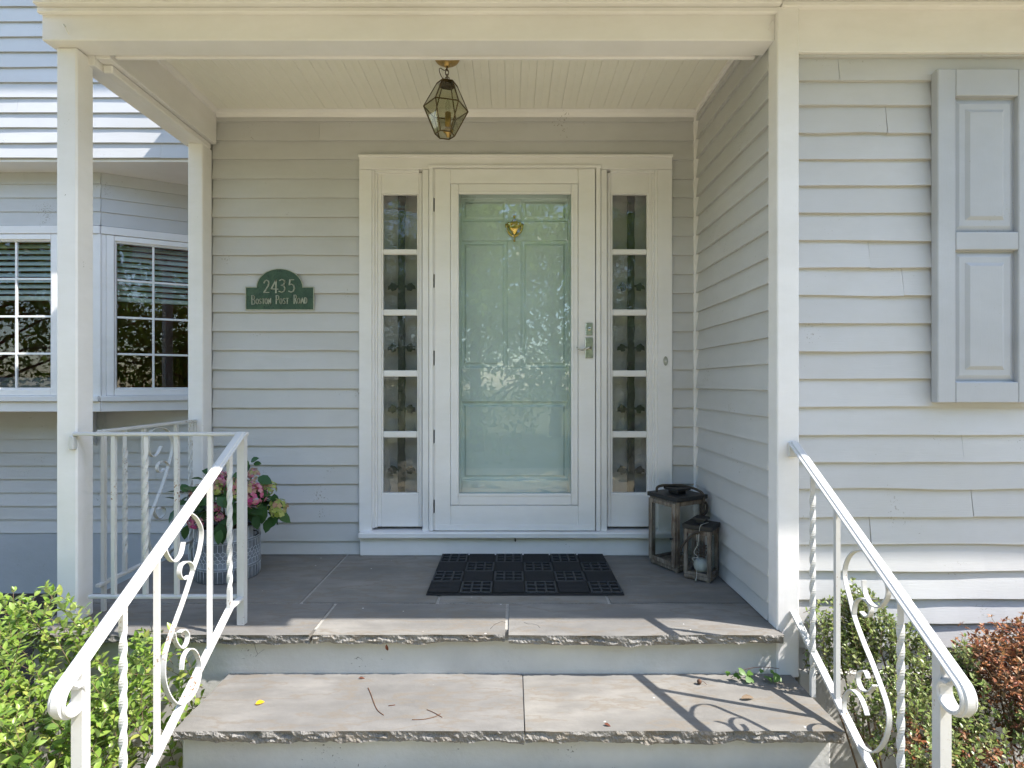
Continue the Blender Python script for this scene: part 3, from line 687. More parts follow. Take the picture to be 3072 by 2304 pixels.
lk = mb.build('lock', M['steel'], sd)
MB().box(x-0.001, x+0.003, y-0.0078, y-0.0073, z-0.004, z+0.005).build('keyhole', M['blackiron'], lk)
mb, x, z, y = esc(1755.5, 1778.5, 1013, 1074, 'handle')
zp = PZ(1044, y); mb.lathe([(0.010, 0.0), (0.010, 0.014), (0.009, 0.022), (0.0001, 0.024)], (x+0.004, y, zp), 18, axis='y')
pth = [(x+0.006, y-0.018, zp+0.002), (x-0.006, y-0.021, zp+0.001), (x-0.020, y-0.022, zp-0.005), (x-0.036, y-0.021, zp-0.011), (x-0.052, y-0.021, zp-0.011), (x-0.066, y-0.021, zp-0.005), (x-0.074, y-0.021, zp+0.003)]
mb.tube(pth, 0.0075, 8, r1=0.0042); mb.build('handle', M['steel'], sd)

# --- shutter on the right wall
sh = part('shutter', house); Ysh = 2.165 - D
sx0, sx1 = PX(2814, Ysh), PX(2814, Ysh)+0.385
pz = lambda y: PZ(y, Ysh)
st = 0.070
mb = MB(); yb = -0.923
for (x0, x1, z0, z1) in ((sx0, sx0+st, pz(1208), pz(206)), (sx1-st, sx1, pz(1208), pz(206)), (sx0+st+0.0003, sx1-st-0.0003, pz(287), pz(206)), (sx0+st+0.0003, sx1-st-0.0003, pz(749), pz(695)), (sx0+st+0.0003, sx1-st-0.0003, pz(1208), pz(1146))):
    mb.box(x0, x1, Ysh, yb, z0, z1, 0.003)
mb.build('shutter_frame', M['shutter'], sh)
for (z0, z1) in ((pz(695), pz(287)), (pz(1146), pz(749))):
    m2 = MB(); X0, X1 = sx0+st-0.002, sx1-st+0.002; yp = Ysh+0.022
    m2.box(X0, X1, yp, yb+0.0004, z0-0.002, z1+0.002)
    for (i0, i1, ya, yb_) in ((0.006, 0.026, yp-0.0003, yp-0.009), (0.048, 0.062, yp-0.009, yp-0.017)):
        q = [(X0+i0, z0+i0), (X1-i0, z0+i0), (X1-i0, z1-i0), (X0+i0, z1-i0)]; r_ = [(X0+i1, z0+i1), (X1-i1, z0+i1), (X1-i1, z1-i1), (X0+i1, z1-i1)]
        m2.add([(a, ya, b) for a, b in q] + [(a, yb_, b) for a, b in r_], [(j, (j+1) % 4, 4+(j+1) % 4, 4+j) for j in range(4)] + [(4,5,6,7)])
    m2.build('panel', M['shutter'], sh)
# hook nails left on the beam
for (x, y, dx, dy) in ((197, 80, 9, 22), (2314, 68, -9, 18)):
    a = W(x, y, BF); a.y = BF-0.001; b = W(x+dx, y+dy, BF-0.014); m_ = a + Vector((0, -0.012, 0.002))
    MB().tube([a, m_, b], 0.0022, 6).build('hook', M['trim'], house)

# ------------------------------------------------------------------ stoop: flagstone porch floor and steps
stoop = thing('stoop', 'grey bluestone porch floor and steps on painted concrete risers', 'steps', (0, -0.6, GZ))
hb = lambda name, *a, **k: MB().box(*a).build(name, k['mat'], stoop)
MB().box(-1.885, 1.052, -0.938, 0.029, GZ-0.05, -0.038, 0.006).build('porch_base', M['concrete'], stoop)
MB().box(-1.875, 1.0525, -0.93, 0.0285, -0.0375, -0.0045).build('mortar_bed', M['mortar'], stoop)
MB().box(-1.118, 1.080, -1.245, -0.9385, GZ-0.05, -0.216, 0.006).build('step_base', M['concrete'], stoop)
MB().box(-1.110, 1.075, -1.235, -0.9390, -0.2155, -0.186).build('mortar_bed', M['concrete'], stoop)
def slab(name, x0, x1, y0, y1, zt, th, rough=True, seed=0, amp=1.0):
    L = x1-x0; n = max(6, int(L/0.0075)); rows = 6
    r = np.random.default_rng(seed)
    base = vnoise(n, seed+1, 26)*0.0022 + vnoise(n, seed+2, 7)*0.0009
    bot = vnoise(n, seed+3, 18)*0.0035 + vnoise(n, seed+4, 6)*0.0012
    mb = MB(); vs = []
    if not rough: base = base*0.4
    chip = np.zeros(n); ii = np.arange(n)
    for q in range(int(L*7)): chip += r.uniform(0.002, 0.009)*np.exp(-((ii-r.uniform(0, n))/r.uniform(2, 8))**2)
    if not rough: chip *= 0
    vn = [vnoise(n, seed+20+j, 4) for j in range(rows)]
    for j in range(rows):
        t = j/(rows-1)
        bul = (0.002*math.sin(math.pi*min(1, t*1.1)) - 0.008*t)*amp
        for i in range(n):
            x = x0 + L*i/(n-1)
            jit = (r.normal()*0.0012 + 0.0030*vn[j][i])*amp if (rough and 0 < j) else 0
            y = y0 + base[i] - bul + (jit if rough else 0) + chip[i]*(0.25 + 1.1*math.sin(math.pi*min(1, t*1.4+0.1)))*(j > 0)
            z = zt - 0.0008*(j > 0) - t*(th + bot[i]*(1 if rough else 0.1)) + (r.normal()*0.0008 if (rough and 0 < j < rows-1) else 0)
            vs.append((x + (r.normal()*0.0015 if 0 < i < n-1 and j > 0 and rough else 0), y, z))
    fs = [(j*n+i, j*n+i+1, (j+1)*n+i+1, (j+1)*n+i) for j in range(rows-1) for i in range(n-1)]
    mi = [1]*len(fs)
    o = len(vs); vs += [(x0, y1, zt), (x1, y1, zt), (x0, y1, zt-th), (x1, y1, zt-th)]
    top = tuple(range(n)) + (o+1, o)
    fs += [top, (o, o+1, o+3, o+2), tuple((rows-1)*n+i for i in range(n)) + (o+3, o+2), tuple(j*n for j in range(rows)) + (o+2, o), tuple(j*n+n-1 for j in range(rows)) + (o+3, o+1)]
    mi += [0]*5
    mb.add(vs, fs); mb.m = mi
    return mb.build(name, [M['stone'], M['stone_rough']], stoop)
g = 0.007
slab('flagstone', -1.905, -0.775-g, -0.990, -0.68-g, 0.0, 0.034, True, 5)
slab('flagstone', -0.775+g, -0.02-g, -0.986, -0.68-g, 0.0, 0.034, True, 9)
slab('flagstone', -0.02+g, 1.046, -0.992, -0.68-g, 0.0008, 0.038, True, 13)
for k, (a, b) in enumerate(((-1.90, -0.93-g), (-0.93+g, -0.33-g), (-0.33+g, 0.43-g), (0.43+g, 1.050))):
    slab('flagstone', a, b, -0.68+g, 0.026, 0.0004*(k % 2), 0.03, False, 30+k)
for k, (yf, zt) in enumerate(((-1.63, -0.349), (-1.96, -0.524), (-2.29, -0.67))):
    MB().box(-1.118-0.004*(k+1), 1.080+0.004*(k+1), yf+0.05, yf+0.3305+0.001*k, GZ-0.05, zt-0.040, 0.006).build('step_base', M['concrete'], stoop)
    slab('tread_stone', -1.112, -0.06-0.004, yf, yf+0.345, zt, 0.040, True, 71+10*k)
    slab('tread_stone', -0.06+0.004, 1.092, yf, yf+0.345, zt, 0.040, True, 75+10*k)
slab('tread_stone', -1.112, 0.042-0.002, -1.302, -0.940, -0.174, 0.040, True, 51, 1.1)
slab('tread_stone', 0.042+0.002, 1.092, -1.300, -0.940, -0.1745, 0.044, True, 61, 1.1)

# hairline cracks in the risers and one flagstone
def crack(pts, r=0.0007): MB().tube(pts, r, 4).build('crack', M['blackiron'], stoop)
def on_riser(x, y): return W(600+x*0.633, 1500+y*0.633, -0.9382)
crack([on_riser(*p) for p in ((257, 668), (260, 690), (266, 712), (274, 730), (262, 742))]); crack([on_riser(*p) for p in ((274, 730), (290, 718), (305, 708))], 0.0005)
crack([W(2150+x*0.3014, 1700+y*0.3014, -0.9382) for x, y in ((648, 880), (638, 910), (622, 945), (612, 985), (600, 1010))], 0.0016)
crack([floor_pt(600+x*0.633, 1500+y*0.633, 0.0006) for x, y in ((1536, 580), (1552, 588), (1580, 588), (1600, 594), (1612, 606))], 0.0009)
crack([floor_pt(600+x*0.633, 1500+y*0.633, 0.0003) for x, y in ((1375, 612), (1395, 590), (1430, 575), (1450, 582))], 0.0006)

# ------------------------------------------------------------------ iron railings
def cr(pts, k=8):
    P = [Vector(p) for p in pts]; out = []
    for i in range(len(P)-1):
        a, b, c, d = P[max(i-1,0)], P[i], P[i+1], P[min(i+2, len(P)-1)]
        for j in range(k):
            t = j/k
            out.append(0.5*((2*b) + (c-a)*t + (2*a-5*b+4*c-d)*t*t + (3*b-a-3*c+d)*t*t*t))
    out.append(P[-1]); return out
def inplane(x, y, X):
    d = X*F/(x-1536); return Vector((X, d-D, H-(y-1152)*d/F))
def bar(x, y, z0, z1, w, parent, twist=False, name='baluster', turn=0.21, ang=0.0):
    mb = MB(); h = w*0.46
    n = int((z1-z0)/0.008) if twist else 1
    vs = []
    for i in range(n+1):
        z = z0+(z1-z0)*i/n; a = ang
        if twist:
            m0, m1 = z0+0.07, z1-0.07
            a += 2*math.pi*(min(max(z, m0), m1)-m0)/turn
        for k in range(4):
            q = a+math.pi/4+k*math.pi/2; vs.append((x+h*1.414*math.cos(q), y+h*1.414*math.sin(q), z))
    fs = [(i*4+k, i*4+(k+1) % 4, (i+1)*4+(k+1) % 4, (i+1)*4+k) for i in range(n) for k in range(4)] + [(0,1,2,3), tuple(n*4+k for k in range(4))]
    return mb.add(vs, fs).build(name, M['iron'], parent)
HRP = [(-0.021, 0), (0.021, 0), (0.0245, 0.004), (0.0235, 0.0085), (0.0185, 0.0105), (0.0150, 0.0095), (0.0105, 0.0145), (-0.0105, 0.0145), (-0.0150, 0.0095), (-0.0185, 0.0105), (-0.0235, 0.0085), (-0.0245, 0.004)]
HRP = [(a*0.86, b*0.95) for a, b in HRP]
FLAT = [(-0.0075, -0.002), (0.0075, -0.002), (0.0075, 0.002), (-0.0075, 0.002)]
def scroll(pts, X, parent, name='scroll'):
    P = cr([inplane(x, y, X) for x, y in pts], 6)
    return MB().sweep(P, FLAT, (1,0,0), smooth=False).build(name, M['iron'], parent)
def volute(P, t, R0, R1, deg, n=48):
    n_ = Vector((0, -t.z, t.y)); n_ = n_ if n_.z < 0 else -n_
    out = []
    for i in range(1, n+1):
        a = math.radians(deg)*i/n; R = R0+(R1-R0)*i/n
        out.append(P + n_*R0 + (-n_*math.cos(a) + t*math.sin(a))*R)
    return out
def z3(pts): return [(x*0.6657, 1200+y*0.6657) for x, y in pts]
def z5(pts): return [(1900+x*0.605, 1300+y*0.605) for x, y in pts]
def z8(pts): return [(200+x*0.2712, 1230+y*0.2712) for x, y in pts]

XLr = -1.085
lr = thing('stair_railing', 'white iron railing with scrolls along the porch edge and left side of steps', 'railing', (XLr, -0.89, 0))
yn = 2.234 - D
bar(XLr, yn, 0.001, 0.757, 0.031, lr, name='newel_post')
# level front rail back to the porch post
MB().box(-1.76, XLr+0.022, yn-0.0135, yn+0.0135, 0.757, 0.771, 0.005).build('handrail', M['iron'], lr)
MB().box(-1.775, -1.755, yn-0.013, yn+0.012, 0.70, 0.757, 0.004).build('wall_bracket', M['iron'], lr)
MB().box(-1.70, XLr-0.016, yn-0.011, yn+0.011, 0.104, 0.118, 0.003).build('bottom_rail', M['iron'], lr)
for k, x in enumerate((-1.600, -1.473, -1.347, -1.212)): bar(x, yn, 0.118, 0.757, 0.0165, lr, twist=(k == 1))
# sloping part
zu = lambda d: 0.704-0.603*(2.135-d)
tdir = Vector((0, -1, -0.603)).normalized()
dend = 1.345
pl = [Vector((XLr, d-D, zu(d))) for d in (2.232, 2.0, 1.8, 1.6, 1.45, dend)]
pl += volute(pl[-1], tdir, 0.040, 0.020, 330)
MB().sweep(pl, HRP, (1,0,0)).build('handrail', M['iron'], lr)
zb = lambda d: 0.112-0.615*(2.14-d)
MB().sweep([Vector((XLr, 2.222-D, 0.108)), Vector((XLr, 2.14-D, 0.106))] + [Vector((XLr, d-D, zb(d)-0.006)) for d in (1.95, 1.7, 1.42)], [(-0.0125, -0.005), (0.0125, -0.005), (0.0125, 0.005), (-0.0125, 0.005)], (1,0,0)).build('bottom_rail', M['iron'], lr)
for d, tw in ((2.135, True), (1.994, False), (1.698, False), (1.550, True)): bar(XLr, d-D, zb(d)-0.004, zu(d)+0.001, 0.0165, lr, twist=tw, ang=0.25 if not tw else 0)
bar(XLr, 1.398-D, GZ, zu(1.398)+0.001, 0.030, lr, name='newel_post')
scroll(z3([(826,640),(812,700),(780,728),(750,695),(738,640),(752,618),(787,576),(824,527),(852,510),(885,535),(907,590),(897,680),(868,770),(830,890),(790,1000),(755,1100),(738,1180),(740,1270),(770,1345),(810,1370),(855,1345),(890,1280),(900,1200),(880,1135),(850,1122),(825,1160),(818,1215)]), XLr, lr)
scroll(z3([(868,775),(864,742),(842,728),(815,745),(808,785),(825,808),(848,792)]), XLr, lr)
scroll(z3([(782,1050),(790,1090),(815,1118),(838,1098),(845,1058),(828,1035),(805,1048)]), XLr, lr)

XS = -1.735
sr = thing('porch_side_railing', 'white iron scroll railing between the two porch posts beside potted hydrangea', 'railing', (XS, -0.45, 0))
MB().box(XS-0.0135, XS+0.0135, -0.789, -0.083, 0.757, 0.771, 0.005).build('handrail', M['iron'], sr)
MB().box(XS-0.011, XS+0.011, -0.80, -0.10, 0.112, 0.126, 0.003).build('bottom_rail', M['iron'], sr)
MB().box(XS-0.012, XS+0.012, -0.100, -0.0825, 0.70, 0.7565, 0.004).build('wall_bracket', M['iron'], sr)
for k, y in enumerate((-0.763, -0.635, -0.507, -0.256, -0.125)): bar(XS, y, 0.0006 if k in (0, 4) else 0.126, 0.757, 0.0165, sr, twist=k in (1, 4))
scroll(z8([(1040,400),(1010,470),(960,515),(915,480),(900,400),(905,300),(950,212),(1040,195),(1110,225),(1155,300),(1170,400),(1150,520),(1110,660),(1060,830),(1005,970)]) + z3([(676,530),(668,590),(672,650),(695,700),(730,715),(765,690),(785,640),(778,598),(757,600),(748,640)]), XS, sr)
scroll(z8([(1128,640),(1112,590),(1065,565),(1015,590),(998,650),(1020,688),(1060,670),(1075,645)]), XS, sr)
scroll(z3([(690,480),(697,515),(715,535),(735,520),(738,490),(722,483),(710,495)]), XS, sr)

XRr = 1.100
rr = thing('stair_railing', 'white iron scroll railing on the shutter side of the steps', 'railing', (XRr, -1.3, GZ))
zr = lambda d: 0.638-0.614*(2.026-d)
pr = [Vector((XRr, d-D, zr(d))) for d in (2.176, 2.0, 1.8, 1.6, 1.45, 1.36)]
pr += volute(pr[-1], Vector((0,-1,-0.614)).normalized(), 0.043, 0.022, 330)
MB().sweep(pr, HRP, (1,0,0)).build('handrail', M['iron'], rr)
MB().box(XRr-0.02, XRr+0.012, -0.962, -0.9475, 0.68, 0.735, 0.004).build('wall_bracket', M['iron'], rr)
zbr = lambda d: 0.072-0.60*(2.17-d)
MB().sweep([Vector((XRr, d-D, zbr(d))) for d in (2.176, 1.95, 1.7, 1.44)], [(-0.0125, -0.005), (0.0125, -0.005), (0.0125, 0.005), (-0.0125, 0.005)], (1,0,0)).build('bottom_rail', M['iron'], rr)
for d, tw, lo in ((2.026, True, -0.173), (1.881, False, None), (1.573, True, None)):
    bar(XRr-(0.004 if lo else 0), d-D, lo if lo else zbr(d)+0.002, zr(d)+0.001, 0.0165, rr, twist=tw)
bar(XRr, 1.4226-D, GZ, zr(1.4226)+0.001, 0.031, rr, name='newel_post')
scroll(z5([(1145,728),(1150,790),(1180,845),(1225,862),(1262,810),(1260,748),(1228,702),(1188,645),(1142,582),(1085,595),(1055,650),(1050,720),(1075,820),(1100,920),(1140,1030),(1185,1140),(1230,1260),(1262,1360),(1268,1440),(1245,1530),(1190,1582),(1130,1545),(1075,1470),(1048,1380),(1050,1310),(1080,1272),(1120,1300),(1145,1350),(1160,1398)]), XRr, rr)
scroll(z5([(1095,895),(1104,840),(1135,818),(1170,845),(1180,885),(1160,910),(1132,885)]), XRr, rr)
scroll(z5([(1165,1215),(1150,1180),(1122,1185),(1116,1225),(1135,1270),(1170,1280),(1198,1250)]), XRr, rr)

# ------------------------------------------------------------------ pendant lantern
cx, cyp = PX(1341, 2.615-D), 2.615-D
pend = thing('pendant_lantern', 'hexagonal smoked glass pendant lantern hanging from the porch ceiling on a chain', 'lamp', (cx, cyp, 2.504))
mb = MB(); mb.lathe([(0.0601, 0.0), (0.060, -0.008), (0.052, -0.020), (0.030, -0.028), (0.014, -0.030), (0.013, -0.045), (0.008, -0.047), (0.0002, -0.047)], (cx, cyp, 2.5035), 28); mb.build('canopy', M['canopy'], pend)
def link_mesh(c, ax):
    u = Vector((1,0,0)) if ax else Vector((0,1,0))
    pts = [Vector(c)+u*0.0075*math.cos(a)+Vector((0,0,0.014*math.sin(a))) for a in np.linspace(0, 2*math.pi, 15)]
    return MB().tube(pts, 0.0022, 6)
for k in range(4): link_mesh((cx, cyp, 2.452-0.0215*k), k % 2).build('chain_link', M['bronze'], pend)
tilt = Matrix.Translation((cx, cyp, 2.375)) @ Matrix.Rotation(math.radians(2.2), 4, 'Y') @ Matrix.Rotation(math.radians(-2.0), 4, 'X')
A0 = math.radians(-110)
def ring(r, z): return [tilt @ Vector((r*math.cos(A0+k*math.pi/3), r*math.sin(A0+k*math.pi/3), z)) for k in range(6)]
R0, R1, R2, R3 = ring(0.006, 0.014), ring(0.046, 0.0), ring(0.104, -0.118), ring(0.046, -0.242)
mb = MB()
for a, b in ((R1, R2), (R2, R3)):
    for k in range(6): mb.tube([a[k], b[k]], 0.0028, 6, smooth=False)
for R in (R1, R2, R3):
    for k in range(6): mb.tube([R[k], R[(k+1) % 6]], 0.0028, 6, smooth=False)
mb.build('lamp_frame', M['bronze'], pend)
mb = MB(); mb.add(R0+R1, [(k, (k+1) % 6, 6+(k+1) % 6, 6+k) for k in range(6)]); mb.build('lamp_cap', M['bronze'], pend)
mb = MB(); mb.tube([tilt @ Vector((0,0,0.012)), tilt @ Vector((0,0,0.022))], 0.008, 8)
mb.tube([tilt @ Vector((0.009*math.cos(a), 0, 0.028+0.009*math.sin(a))) for a in np.linspace(0, 2*math.pi, 13)], 0.002, 6); mb.build('hanging_loop', M['bronze'], pend)
for a, b in ((R1, R2), (R2, R3)):
    for k in range(6):
        q = [a[k], a[(k+1) % 6], b[(k+1) % 6], b[k]]; cc = sum(q, Vector())/4
        q = [p + (cc-p)*0.02 for p in q]; q2 = [cc + (p-cc)*0.72 for p in q]
        nrm = (q[1]-q[0]).cross(q[3]-q[0]).normalized()
        nrm = nrm if nrm.dot(cc-Vector((cx, cyp, cc.z))) > 0 else -nrm
        q2 = [p + nrm*0.0016 for p in q2]
        MB().add(q+q2, [(0,1,5,4), (1,2,6,5), (2,3,7,6), (3,0,4,7), (4,5,6,7)]).build('pane', M['glass_lamp'], pend)
mb = MB(); T = lambda r, z: (r, z)
mb.lathe([(0.0002, -0.250), (0.008, -0.248), (0.010, -0.236), (0.022, -0.226), (0.024, -0.216), (0.008, -0.210), (0.008, -0.202), (0.0145, -0.200), (0.0145, -0.135), (0.012, -0.132), (0.0002, -0.132)], (cx+0.005, cyp, 2.375), 14); mb.build('candle_tube', M['canopy'], pend)
mb = MB(); mb.lathe([(0.0002, -0.132), (0.008, -0.128), (0.013, -0.112), (0.011, -0.094), (0.004, -0.074), (0.0002, -0.066)], (cx+0.004, cyp, 2.375), 14); mb.build('bulb', M['glass_win'], pend)
MB().tube(cr([(cx+0.004, cyp-0.012, 2.452), (cx-0.008, cyp-0.02, 2.43), (cx-0.030, cyp-0.02, 2.440), (cx-0.033, cyp-0.02, 2.425), (cx-0.022, cyp-0.015, 2.40), (cx-0.004, cyp-0.006, 2.386)], 5), 0.0018, 6).build('lamp_cord', M['bronze'], pend)

# ------------------------------------------------------------------ address plaque
Yp = 0.0125
ap = thing('address_plaque', 'arched green house number plaque reading 2435 Boston Post Road', 'sign', (PX(840, Yp), Yp, PZ(895, Yp)))
px0, px1 = PX(738, Yp), PX(943.5, Yp); zb0, zsh, zt0 = PZ(931, Yp), PZ(861, Yp), PZ(806, Yp); xa0, xa1 = PX(771, Yp), PX(910, Yp)
def outline(ins):
    o = [(px0+ins, zb0+ins), (px1-ins, zb0+ins), (px1-ins, zsh-ins), (xa1-ins*0.6, zsh-ins)]
    rx = (xa1-xa0)/2-ins*0.6; rz_ = zt0-zsh; xc = (xa0+xa1)/2
    o += [(xc+rx*math.cos(a), zsh-ins+rz_*math.sin(a)) for a in np.linspace(0.06, math.pi-0.06, 25)]
    o += [(xa0+ins*0.6, zsh-ins), (px0+ins, zsh-ins)]; return o
MB().prism(outline(0.0015), 'y', Yp-0.006, Yp).build('plate', M['plaque'], ap)
mb = MB(); a, b = outline(0.0), outline(0.0042); n = len(a)
vs = [(x, Yp-0.0085, z) for x, z in a] + [(x, Yp-0.0085, z) for x, z in b] + [(x, Yp-0.001, z) for x, z in a] + [(x, Yp-0.0055, z) for x, z in b]
mb.add(vs, [q for j in range(n) for q in ((j, (j+1) % n, n+(j+1) % n, n+j), (j, 2*n+j, 2*n+(j+1) % n, (j+1) % n), (n+j, n+(j+1) % n, 3*n+(j+1) % n, 3*n+j))]); mb.build('rim', M['plaque_rim'], ap)
# lettering drawn as raised strokes: (thick stems, thin curves)
G = {
 '2': [[(0.05,0.78),(0.12,0.92),(0.3,1.0),(0.48,0.92),(0.54,0.76),(0.46,0.55),(0.25,0.28),(0.04,0.04),(0.56,0.04)]],
 '4': [[(0.60,0.28),(0.02,0.30),(0.42,1.0),(0.42,0.0)]],
 '3': [[(0.08,0.9),(0.28,1.0),(0.48,0.9),(0.5,0.75),(0.42,0.6),(0.22,0.54),(0.44,0.48),(0.54,0.3),(0.46,0.1),(0.26,0.0),(0.04,0.08)]],
 '5': [[(0.50,0.97),(0.14,0.97),(0.10,0.58),(0.28,0.63),(0.48,0.52),(0.54,0.3),(0.44,0.08),(0.24,0.0),(0.04,0.08)]],
 'B': [[(0.08,0),(0.08,1),(0.3,1),(0.42,0.88),(0.42,0.68),(0.3,0.55),(0.1,0.54)], [(0.3,0.54),(0.46,0.42),(0.48,0.18),(0.36,0.02),(0.08,0.0)]],
 'O': [[(0.28,0),(0.1,0.15),(0.04,0.5),(0.1,0.85),(0.28,1),(0.46,0.85),(0.52,0.5),(0.46,0.15),(0.28,0)]],
 'S': [[(0.44,0.9),(0.26,1.0),(0.08,0.88),(0.08,0.68),(0.26,0.52),(0.42,0.36),(0.42,0.12),(0.24,0.0),(0.04,0.1)]],
 'T': [[(0.0,1.0),(0.5,1.0)], [(0.25,1.0),(0.25,0.0)]],
 'N': [[(0.06,0),(0.06,1),(0.46,0.0),(0.46,1)]],
 'P': [[(0.08,0),(0.08,1),(0.3,1),(0.46,0.88),(0.46,0.62),(0.3,0.48),(0.08,0.48)]],
 'R': [[(0.08,0),(0.08,1),(0.3,1),(0.44,0.88),(0.44,0.66),(0.3,0.52),(0.08,0.52)], [(0.26,0.52),(0.50,0.0)]],
 'A': [[(0.0,0),(0.25,1),(0.50,0)], [(0.10,0.36),(0.40,0.36)]],
 'D': [[(0.08,0),(0.08,1),(0.28,1),(0.46,0.8),(0.50,0.5),(0.46,0.2),(0.28,0),(0.08,0)]],
}
def glyph(ch, x, z, w, h, th, name):
    mb = MB()
    for st_ in G[ch]:
        P = [(x+u*w/0.56, z+v*h) for u, v in st_]
        for (a, b) in zip(P[:-1], P[1:]):
            dx, dz = b[0]-a[0], b[1]-a[1]; l = math.hypot(dx, dz)
            vert = abs(dz)/l; hw = th*(0.30+0.32*vert); nx, nz = -dz/l*hw, dx/l*hw; ex, ez = dx/l*hw*0.7, dz/l*hw*0.7
            mb.prism([(a[0]-ex+nx, a[1]-ez+nz), (a[0]-ex-nx, a[1]-ez-nz), (b[0]+ex-nx, b[1]+ez-nz), (b[0]+ex+nx, b[1]+ez+nz)], 'y', Yp-0.0082, Yp-0.0058)
    mb.build(name, M['plaque_rim'], ap)
q7 = lambda x, y: W(700+x*0.1356, 780+y*0.1356, Yp)
for ch, x0, x1, yb_, yt in (('2', 682, 805, 732, 450), ('4', 848, 990, 727, 447), ('3', 1010, 1162, 720, 432), ('5', 1228, 1366, 716, 434)):
    a = q7(x0, yb_); b = q7(x1, yt); glyph(ch, a.x, a.z, b.x-a.x, b.z-a.z, 0.0066, 'number')
for ch, x0, x1, yb_, yt in (('B',412,500,985,790),('O',510,575,975,862),('S',585,640,972,862),('T',652,705,972,862),('O',708,770,972,858),('N',780,850,972,856),('P',950,1030,972,788),('O',1034,1095,972,856),('S',1110,1170,970,852),('T',1180,1238,968,850),('R',1345,1420,965,778),('O',1424,1490,962,846),('A',1508,1578,960,842),('D',1582,1645,960,840)):
    a = q7(x0, yb_); b = q7(x1, yt); glyph(ch, a.x, a.z, b.x-a.x, b.z-a.z, 0.0044, 'letter')
for x, y in ((330, 848), (1728, 830)):
    p = q7(x, y); MB().lathe([(0.0028, 0.0), (0.0024, 0.0015), (0.0001, 0.002)], (p.x, Yp-0.0061, p.z), 10, axis='y').build('screw', M['blackiron'], ap)

# ------------------------------------------------------------------ door mat
mat_o = thing('door_mat', 'black rubber doormat of grid and ribbed squares before the door', 'doormat', (0.06, -0.3, 0.001))
mx0, mx1, my0, my1 = -0.392, 0.512, -0.588, -0.012
MB().box(mx0, mx1, my0-0.006, my1, 0.0012, 0.0075, 0.002).build('backing', M['rubber'], mat_o)
cw, chh = (mx1-mx0)/6, (my1-my0)/4
gm = MB(); e = 0.007
gx = [e, e+(cw-2*e)/3, e+2*(cw-2*e)/3, cw-e]; gy = [e*0.6, e*0.6+(chh-1.2*e)/3, e*0.6+2*(chh-1.2*e)/3, chh-e*0.6]
for k, x in enumerate(gx): gm.box(x-0.0045, x+0.0045, gy[0]-0.0035, gy[3]+0.0035, 0.0, 0.0085, 0.002)
for k, y in enumerate(gy):
    for j in range(3): gm.box(gx[j]+0.0046, gx[j+1]-0.0046, y-0.0040, y+0.0040, 0.0, 0.0080, 0.002)
gmm = gm.mesh('grid_square'); gmm.materials.append(M['rubber_grid'])
rm = MB()
for k in range(8):
    y = 0.012+k*(chh-0.024)/7
    rm.box(0.005, cw-0.005, y-0.0042, y+0.0042, 0.0, 0.0095, 0.0028)
rmm = rm.mesh('ribbed_square'); rmm.materials.append(M['rubber'])
for i in range(6):
    for j in range(4):
        grid = (i+j) % 2 == 1
        o = link('grid_square' if grid else 'ribbed_square', gmm if grid else rmm, mat_o, world=False)
        o.location = Vector((mx0+i*cw, my0+j*chh, 0.0074)) - Vector(mat_o.location)

